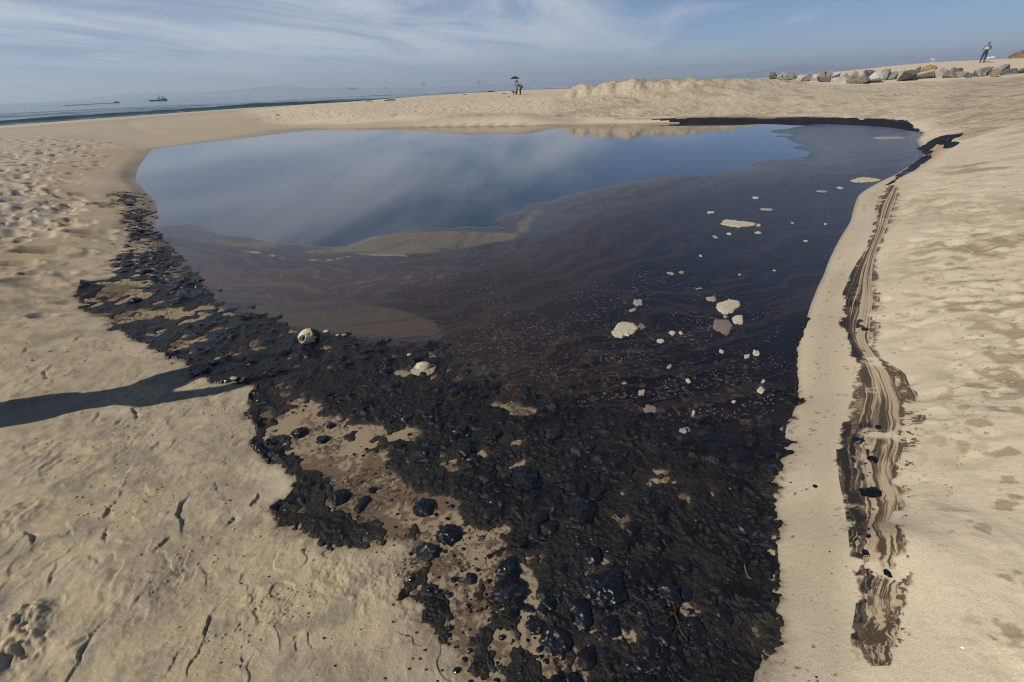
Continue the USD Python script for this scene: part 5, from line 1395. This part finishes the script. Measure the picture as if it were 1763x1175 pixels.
for k, (px, py, w_, h_, mt, nl, lab) in enumerate(FOAM):
    g = np.random.default_rng(800 + k)
    c = gp(px, py, .006); 
    if mt == 'foam' and k == len(FOAM) - 1: c = hit(px, py)[0]
    ex = (gp(px + w_ / 2, py, .006) - gp(px - w_ / 2, py, .006)); ey = (gp(px, py - h_ / 2, .006) - gp(px, py + h_ / 2, .006))
    lx, ly = np.linalg.norm(ex), np.linalg.norm(ey)
    shp = None
    for j in range(nl):
        t_ = (j + .5) / nl - .5
        cx_, cy_ = (t_ * .72 if nl > 1 else 0), g.uniform(-.14, .14) if nl > 1 else 0
        rx, ry = (.5 if nl == 1 else .30 + .1 * g.random()), (.5 if nl == 1 else .32 + .13 * g.random())
        an = np.linspace(0, 2 * np.pi, 80, endpoint=False)
        ph = g.uniform(0, 50)
        rr_ = 1 + (.34 if w_ > 16 else .7) * (vn(np.cos(an) * 1.5 + ph, np.sin(an) * 1.5 + ph, 601) - .5) + .30 * (vn(np.cos(an) * 4.5 + ph, np.sin(an) * 4.5, 602) - .5) + .16 * (vn(np.cos(an) * 11 + ph, np.sin(an) * 11, 603) - .5)
        pg = Polygon(np.column_stack([cx_ + rx * rr_ * np.cos(an), cy_ + ry * rr_ * np.sin(an)])).buffer(0)
        shp = pg if shp is None else shp.union(pg)
    if shp.geom_type != 'Polygon': shp = max(shp.geoms, key=lambda q_: q_.area)
    out = densify(np.array(shp.exterior.coords)[:-1], 121)[:-1]
    if w_ <= 16: out = out + np.column_stack([.35 * out[:, 1] * g.uniform(-1, 1), .25 * out[:, 0] * g.uniform(-1, 1)]) + .10 * np.column_stack([vn(out[:, 0] * 7 + k, out[:, 1] * 7, 604) - .5, vn(out[:, 0] * 7, out[:, 1] * 7 + k, 605) - .5])
    out = (out - (out.max(0) + out.min(0)) / 2) / np.ptp(out, axis=0)
    if k == 0: out[:, 0] += 0
    cen = np.array(shp.representative_point().coords[0]); cen = out.mean(0)
    Uu, Vv = ex / lx, ey / ly
    thick = min(.012, .06 * min(lx, ly) + (.003 if w_ > 16 else .0015)) * (1.0 if mt == 'foam' else .45)
    rings, V, Q = [(1.0, -.006), (1.0, .06), (.94, .45), (.84, .85), (.65, 1.0), (.42, .96), (.2, 1.02), (.06, 1.0)], [], []
    n_ = len(out)
    for s_, hz_ in rings:
        p2 = cen + (out - cen) * s_
        q3 = c + p2[:, :1] * ex + p2[:, 1:] * ey
        bump_ = .35 * (vn(q3[:, 0] / .022, q3[:, 1] / .022, 610) - .5) + .5 * (vn(q3[:, 0] / .06, q3[:, 1] / .06, 611) - .5)
        q3[:, 2] = c[2] + (thick * hz_ * (1 + bump_) if hz_ > 0 else hz_)
        V.append(q3)
    V = np.vstack(V)
    for i_ in range(len(rings) - 1):
        for j_ in range(n_): Q.append((i_ * n_ + j_, i_ * n_ + (j_ + 1) % n_, (i_ + 1) * n_ + (j_ + 1) % n_, (i_ + 1) * n_ + j_))
    F_ = np.array(Q); F_ = np.vstack([F_[:, [0, 1, 2]], F_[:, [0, 2, 3]], [((len(rings) - 1) * n_, (len(rings) - 1) * n_ + j_, (len(rings) - 1) * n_ + j_ + 1) for j_ in range(1, n_ - 1)]])
    m = trimesh.Trimesh(V, F_, process=False)
    if m.face_normals[-1][2] < 0: m.invert()
    top('foam_patch', m, ML[mt], lab, 'foam', 'foam patches afloat on the oil', smooth=40)

# ------------------------------------------------------------------ stones stuck in the crust
def tar_z(x, y):
    """Height of the crust or sand at a place."""
    a, s = math.atan2(x, y), math.log(math.hypot(x, y))
    ai, si = (a - fineA[0]) / (fineA[1] - fineA[0]), np.interp(s, S, np.arange(NR))
    return float(map_coordinates(np.maximum(tz, Z)[:1050], [[ai], [si]], order=1)[0])


c = hit(535, 590)[0]; cz0 = tar_z(c[0], c[1])
st = thing('pitted_stone', 'pale pitted stone with an oval hollow, half coated in oil, on the black crust', 'stone', (c[0], c[1], cz0 - .012), math.degrees(-math.atan2(c[0], c[1])))
m = blob(.082, 77, .14, 4, (1.12, .85, .92), 1.5); m.apply_translation([0, 0, .045])
v = np.array(m.vertices); v[:, 2] = np.maximum(v[:, 2], .0)
hc, hn = np.array([-.052, -.045, .062]), np.array([-.70, -.55, .46]); hn /= np.linalg.norm(hn)
hu = np.cross(hn, [.55, -.2, .8]); hu /= np.linalg.norm(hu); hv = np.cross(hn, hu)
dv_ = v - hc
e_ = np.sqrt((dv_ @ hv / .034) ** 2 + (dv_ @ hu / .017) ** 2)
frontm = (v - [0, 0, .045]) @ hn > .0
v = v - (hn * .03)[None] * (np.exp(-e_ ** 4) * frontm)[:, None] + (hn * .006)[None] * (np.exp(-((e_ - 1.35) / .35) ** 2) * frontm)[:, None]
fc = m.faces
fm = v[fc].mean(1)
tarred = (fm[:, 0] + .35 * fm[:, 1] + .25 * (vn(fm[:, 0] / .02, fm[:, 1] / .02 + fm[:, 2] / .02, 620) - .5) * .1) > .030 + .02 * (vn(fm[:, 2] / .018, fm[:, 1] / .018, 621) - .5)
ef = np.sqrt(((fm - hc) @ hv / .034) ** 2 + ((fm - hc) @ hu / .017) ** 2)
hollow = (ef < .8) & ((fm - [0, 0, .045]) @ hn > 0)
for nm, sel, mt in (('pale_face', ~tarred & ~hollow, 'shell'), ('oil_coated_face', tarred & ~hollow, 'tarstone'), ('hollow', hollow, 'hole')):
    s_ = trimesh.Trimesh(v, fc[sel], process=False); s_.remove_unreferenced_vertices()
    part(st, nm, s_, ML[mt], True)
c = hit(729, 637)[0]; cz0 = tar_z(c[0], c[1])
m = blob(.055, 41, .2, 3, (1.1, .8, .75), 1.6); m.apply_translation(c * [1, 1, 0] + [0, 0, cz0 + .02])
st = thing('sand_lump', 'pale sandy lump with a crumbled skirt sitting on the black crust', 'sand lump')
part(st, 'lump', m, ML['foam'], True)
m = blob(.085, 42, .3, 3, (1.2, 1.0, .12), 2.0); m.apply_translation(c * [1, 1, 0] + [.005, -.02, cz0 + .004])
part(st, 'crumbled_skirt', m, ML['foam_dull'], True)
for k, (px, py, rd, lab) in enumerate(((562, 573, .022, 'small pale pebble right of the pitted stone'), (582, 579, .016, 'left one of two tiny pebbles right of the pitted stone'), (593, 580, .017, 'right one of two tiny pebbles right of the pitted stone'), (705, 613, .016, 'pale pebble above the sandy lump'), (404, 655, .022, 'pale chip at the tip of the long shadow'))):
    c = hit(px, py)[0]
    m = blob(rd, 50 + k, .25, 2, (1.3, .9, .6)); m.apply_translation([c[0], c[1], tar_z(c[0], c[1]) + rd * .3])
    top('pebble', m, ML['foam_dull' if k else 'foam'], lab, 'pebble')

# ------------------------------------------------------------------ tar lumps: the ones that stand out, each its own
LUMPS = [  # px, py, size px, label
    (516, 743, 26, 'tar lump on the bare patch by the left lobe, leftmost of three in a row'), (556, 755, 18, 'black tar lump on the bare sand patch, middle of a row of three'), (570, 732, 14, 'black tar lump on the bare sand patch, right of a row of three'),
    (583, 853, 30, 'oblong glossy tar lump at the head of the lower left lobe'), (641, 843, 14, 'tar lump right of the oblong one on the sand patch'), (628, 860, 16, 'tar lump below and right of the oblong one'), (620, 872, 18, 'tar lump touching the crust below the oblong one'),
    (811, 994, 18, 'upright tar lump alone on the brown speckled sand'), (875, 980, 36, 'upper of two large tar lumps on the brown speckled sand'), (876, 1012, 46, 'lower and larger of two tar lumps on the brown speckled sand'),
    (893, 1040, 15, 'small tar lump below the two large ones, left of its neighbour'), (909, 1045, 14, 'small tar lump below the two large ones, right of its neighbour'), (882, 1057, 14, 'small round tar lump lowest below the two large ones'),
    (935, 1053, 20, 'tar lump at the upper end of a short chain'), (921, 1075, 26, 'tar lump at the middle of a short chain'), (958, 1098, 44, 'big tar lump at the lower end of a short chain'), (842, 957, 9, 'tiny tar ball beside a stick on the bare sand'),
    (772, 915, 38, 'large glossy tar lump joining the two lower lobes'), (735, 945, 34, 'large tar lump above the brown speckled sand'), (730, 870, 30, 'tar lump at the top of the neck between bare patches'), (800, 772, 34, 'big round tar lump right of the bare patch in the middle'),
    (700, 720, 16, 'tar lump above the bare patch in the middle'), (1040, 1010, 56, 'largest tar lump of the crust, right of a bare patch'), (1000, 880, 34, 'tar lump left of a bare triangle in the crust'), (905, 820, 44, 'large tar lump at the top of the dense crust'),
    (1150, 1020, 30, 'tar lump beside the twig in the crust'), (1050, 1075, 30, 'tar lump below the largest lump'), (1010, 1130, 26, 'tar lump near the bottom edge of the picture'),
    (1508, 846, 20, 'black tar ball with a pointed tail on the brown strand line'), (1504, 790, 15, 'black tar ball above the tailed one on the strand line'), (1530, 985, 11, 'small tar ball low on the strand line'), (1513, 735, 9, 'small tar ball high on the strand line'), (1493, 952, 11, 'small tar ball on the left edge of the strand line'), (1497, 923, 8, 'tiny tar ball on the left edge of the strand line'),
    (1478, 757, 16, 'tar ball on the dark left edge of the strand line'), (1404, 836, 7, 'tiny tar speck alone on the smooth slope'), (1490, 565, 10, 'tar ball high up on the narrow strand line'), (1323, 935, 9, 'tar ball at the very edge of the crust by the right slope'),
    (232, 516, 15, 'flat tar clot on the left oil apron'), (250, 466, 14, 'tar clot right of the bare sand on the left oil apron'), (222, 352, 9, 'tar clot on the left shore, uppermost'), (240, 397, 12, 'tar clot on the left shore, half way down'),
]
for k, (px, py, sz, lab) in enumerate(LUMPS):
    c = hit(px, py + sz * .2)[0]
    rng_ = np.linalg.norm(c - [0, 0, EYE]); rad = sz / 2 * rng_ / FL * .92
    g = np.random.default_rng(900 + k)
    m = blob(rad, 900 + k, .5, 4 if sz > 22 else 3, (g.uniform(.95, 1.25), g.uniform(.85, 1.1), g.uniform(.3, .46)), 2.6)
    m.apply_transform(trimesh.transformations.rotation_matrix(g.uniform(0, 6), [0, 0, 1]))
    m.apply_translation([c[0], c[1], tar_z(c[0], c[1]) + rad * .12])
    if 'pointed tail' in lab: m = trimesh.Trimesh(np.array(m.vertices) + np.column_stack([-np.maximum(0, c[0] - rad * .5 - m.vertices[:, 0]) * 1.6, np.zeros((len(m.vertices), 2))]), m.faces, process=False)
    top('tar_lump', m, ML['tarball'], lab, 'tar lump', 'tar lumps', smooth=True)
px_ok = (cov > .25) & (R < 9) & (m_tar_all > .6)
xs_, ys_, g = scatter((px_ok * (.25 + dense * 1.0 + middle * .4)) * sstep(fbm(X, Y, .35, 2, 631), -.25, .3), 230, 9, .8)
for k, (x, y) in enumerate(zip(xs_, ys_)):
    r_ = math.hypot(x, y)
    rad = (.010 + .034 * g.random() ** 2.2) * min(1.25, .7 + r_ / 9)
    m = blob(rad, 1200 + k, .5, 3, (g.uniform(.95, 1.3), g.uniform(.8, 1.1), g.uniform(.28, .5)), 2.6)
    m.apply_transform(trimesh.transformations.rotation_matrix(g.uniform(0, 6), [0, 0, 1]))
    m.apply_translation([x, y, tar_z(x, y) + rad * .1])
    top('tar_lump', m, ML['tarball'], 'glossy black tar lump bedded in the oil crust among many others', 'tar lump', 'tar lumps bedded in the crust', smooth=True)
# scattered clots on bare sand between and along the lobes
xs_, ys_, g = scatter(((cov < .05) & (m_tar_all > .55) & (R < 8)).astype(float), 420, 10, .8)
cl_ = []
for k, (x, y) in enumerate(zip(xs_, ys_)):
    rad = .0025 + .011 * g.random() ** 3
    m = blob(rad, 1600 + k % 40, .4, 1, (1.2, 1, .6), 1.9); m.apply_translation([x, y, tar_z(x, y) + rad * .1]); cl_.append(m)
top('tar_crumbs', MD(cl_), ML['tarball'], 'tiny tar crumbs strewn over the oily sand', 'tar crumbs', kind='stuff', smooth=True)
xs_, ys_, g = scatter(np.clip(region([(226, 322), (240, 330), (262, 400), (290, 450), (340, 500), (300, 520), (230, 470), (212, 400), (210, 345)], .02, .015), 0, 1), 520, 14, 4)
cl_ = []
for k, (x, y) in enumerate(zip(xs_, ys_)):
    rad = .008 + .034 * g.random() ** 2.5
    m = blob(rad, 1700 + k % 40, .45, 1, (1.5, .8, .35), 1.9); m.apply_transform(trimesh.transformations.rotation_matrix(g.normal(.2, .3), [0, 0, 1])); m.apply_translation([x, y, tar_z(x, y) + rad * .05]); cl_.append(m)
top('shore_tar_clots', MD(cl_), ML['tarball'], 'flattened tar clots strewn along the left shore of the pond', 'tar clots', kind='stuff', smooth=True)

# bubbles on the brown oil
xs_, ys_, g = scatter(np.clip(region([(330, 470), (480, 462), (700, 455), (830, 440), (960, 470), (1150, 480), (1300, 520), (1340, 690), (1200, 735), (1000, 700), (850, 660), (770, 590), (740, 545), (560, 515), (400, 510)], .05, .03, flat=True), 0, 1) * (SDP < -.01) * sstep(fbm(GA / .05, GS / .05, 1, 3, 641) + .5 * ST1, -.05, .3), 3200, 12, 2)
b0 = trimesh.creation.icosphere(1, 1.0); bv, bf = np.array(b0.vertices), np.array(b0.faces)
keep_ = (bv[bf].mean(1)[:, 2] > -.25); bf = bf[keep_]
rads = (.0016 + .0030 * g.random(len(xs_)) ** 2) * (0.7 + np.hypot(xs_, ys_) / 8)
BV = bv[None] * rads[:, None, None] * [1, 1, .7] + np.column_stack([xs_, ys_, np.full(len(xs_), .004)])[:, None]
BF = bf[None] + (np.arange(len(xs_)) * len(bv))[:, None, None]
m = trimesh.Trimesh(BV.reshape(-1, 3), BF.reshape(-1, 3), process=False)
top('oil_bubbles', m, ML['bubble'], 'tiny pale bubbles sprinkled over the brown oil', 'bubbles', kind='stuff', smooth=True)

# twig, straw, small stick
def on_tar(pts, lift=.006):
    q = hit(*np.array(pts, float).T)
    return np.array([[a_, b_, tar_z(a_, b_) + lift] for a_, b_, _ in q])


t = thing('twig', 'dark branched twig lying on the black crust', 'twig')
part(t, 'stem', tube(on_tar([(1152, 1062), (1160, 1062), (1166, 1075), (1170, 1090), (1182, 1108)], .012), [.005, .005, .0045, .004, .003], 6), ML['twig'], True)
for br in ([(1160, 1062), (1163, 1050), (1170, 1046)], [(1160, 1062), (1150, 1068), (1146, 1074)], [(1166, 1075), (1175, 1082), (1186, 1088)], [(1168, 1083), (1160, 1096), (1158, 1104)], [(1163, 1054), (1158, 1046)]):
    part(t, 'side_twig', tube(on_tar(br, .012), .003, 5), ML['twig'], True)
top('white_straw', tube(on_tar([(1279, 979), (1282, 990), (1287, 998), (1292, 1002)], .012), .0012, 6), ML['straw'], 'thin curved white straw on the black crust near the right slope', 'straw', smooth=True)
top('stick', tube(on_tar([(844, 957), (855, 952), (868, 946)], .006), .0035, 6), ML['twig'], 'short dark stick on the bare brown sand', 'stick', smooth=True)
b = hit(1656, 1116)[0]
top('shell_chip', blob(.005, 5, .2, 2, (1.3, .8, .6)).apply_translation(b + [0, 0, .004]), ML['white'], 'tiny white shell chip on the dry sand at the lower right', 'shell', smooth=True)

# dry flakes on the right slope and the smooth band: small damp crumbs of sand
xs_, ys_, g = scatter(m_right * sstep(R, .9, 2), 2600, 13, .8)
M_CR = mat_simple('damp_crumb', (.36, .30, .21), .9, .1, .35, 60)
cl_ = []
for k, (x, y) in enumerate(zip(xs_, ys_)):
    r_ = math.hypot(x, y); rad = (.002 + .008 * g.random() ** 3) * min(1.8, .6 + r_ / 7)
    m = blob(rad, 1900 + k % 60, .4, 1, (1.3, 1, .6), 1.9)
    m.apply_translation([x, y, tar_z(x, y) + rad * .15]); cl_.append(m)
top('sand_crumbs', MD(cl_), M_CR, 'damp crumbs of sand scattered over the trampled right slope', 'sand crumbs', kind='stuff', smooth=True)

xs_, ys_, g = scatter(fl * sstep(fbm(X, Y, .35, 3, 651), -.05, .25) * (R < 7), 1300, 21, .8)
M_CR2 = mat_simple('sand_grit', (.36, .29, .18), .9, .1, .45, 60)
cl_ = []
for k, (x, y) in enumerate(zip(xs_, ys_)):
    rad = (.0012 + .0045 * g.random() ** 3) * min(1.8, .7 + math.hypot(x, y) / 6)
    m = blob(rad, 2100 + k % 40, .4, 1, (1.3, 1, .65), 1.9); m.apply_translation([x, y, tar_z(x, y) + rad * .3]); cl_.append(m)
top('sand_grit', MD(cl_), M_CR2, 'small crumbs of damp sand lying on the left foreground', 'sand crumbs', kind='stuff', smooth=True)
xs_, ys_, g = scatter(np.clip(fl + m_slope, 0, 1) * (R < 5) * sstep(-SDT, -.6, -.02), 150, 22, .8)
cl_ = []
for k, (x, y) in enumerate(zip(xs_, ys_)):
    rad = .0015 + .0035 * g.random() ** 2
    m = blob(rad, 2200 + k % 30, .4, 1, (1.5, 1, .5), 1.9); m.apply_translation([x, y, tar_z(x, y) + rad * .2]); cl_.append(m)
top('oil_flecks', MD(cl_), ML['twig'], 'tiny dark flecks of oil dotted over the clean sand', 'oil flecks', kind='stuff', smooth=True)

xs_, ys_, g = scatter(((cov > .3) & (R < 8) & (m_tar_all > .6)) * (.2 + dense + .5 * middle) * sstep(fbm(X, Y, .16, 3, 661), -.08, .2), 2600, 23, .8)
b0 = trimesh.creation.icosphere(2, 1.0); bv, bf = np.array(b0.vertices), np.array(b0.faces); bf = bf[bv[bf].mean(1)[:, 2] > -.2]
rads = (.003 + .010 * g.random(len(xs_)) ** 2.5) * (.6 + np.hypot(xs_, ys_) / 7)
zz_ = np.array([tar_z(x, y) for x, y in zip(xs_, ys_)])
BV = bv[None] * rads[:, None, None] * np.column_stack([g.uniform(.8, 1.5, len(xs_)), g.uniform(.8, 1.2, len(xs_)), g.uniform(.45, .75, len(xs_))])[:, None] + np.column_stack([xs_, ys_, zz_])[:, None]
BF = bf[None] + (np.arange(len(xs_)) * len(bv))[:, None, None]
top('tar_beads', trimesh.Trimesh(BV.reshape(-1, 3), BF.reshape(-1, 3), process=False), ML['tarball'], 'small wet beads of tar glinting all over the oil crust', 'tar beads', kind='stuff', smooth=True)
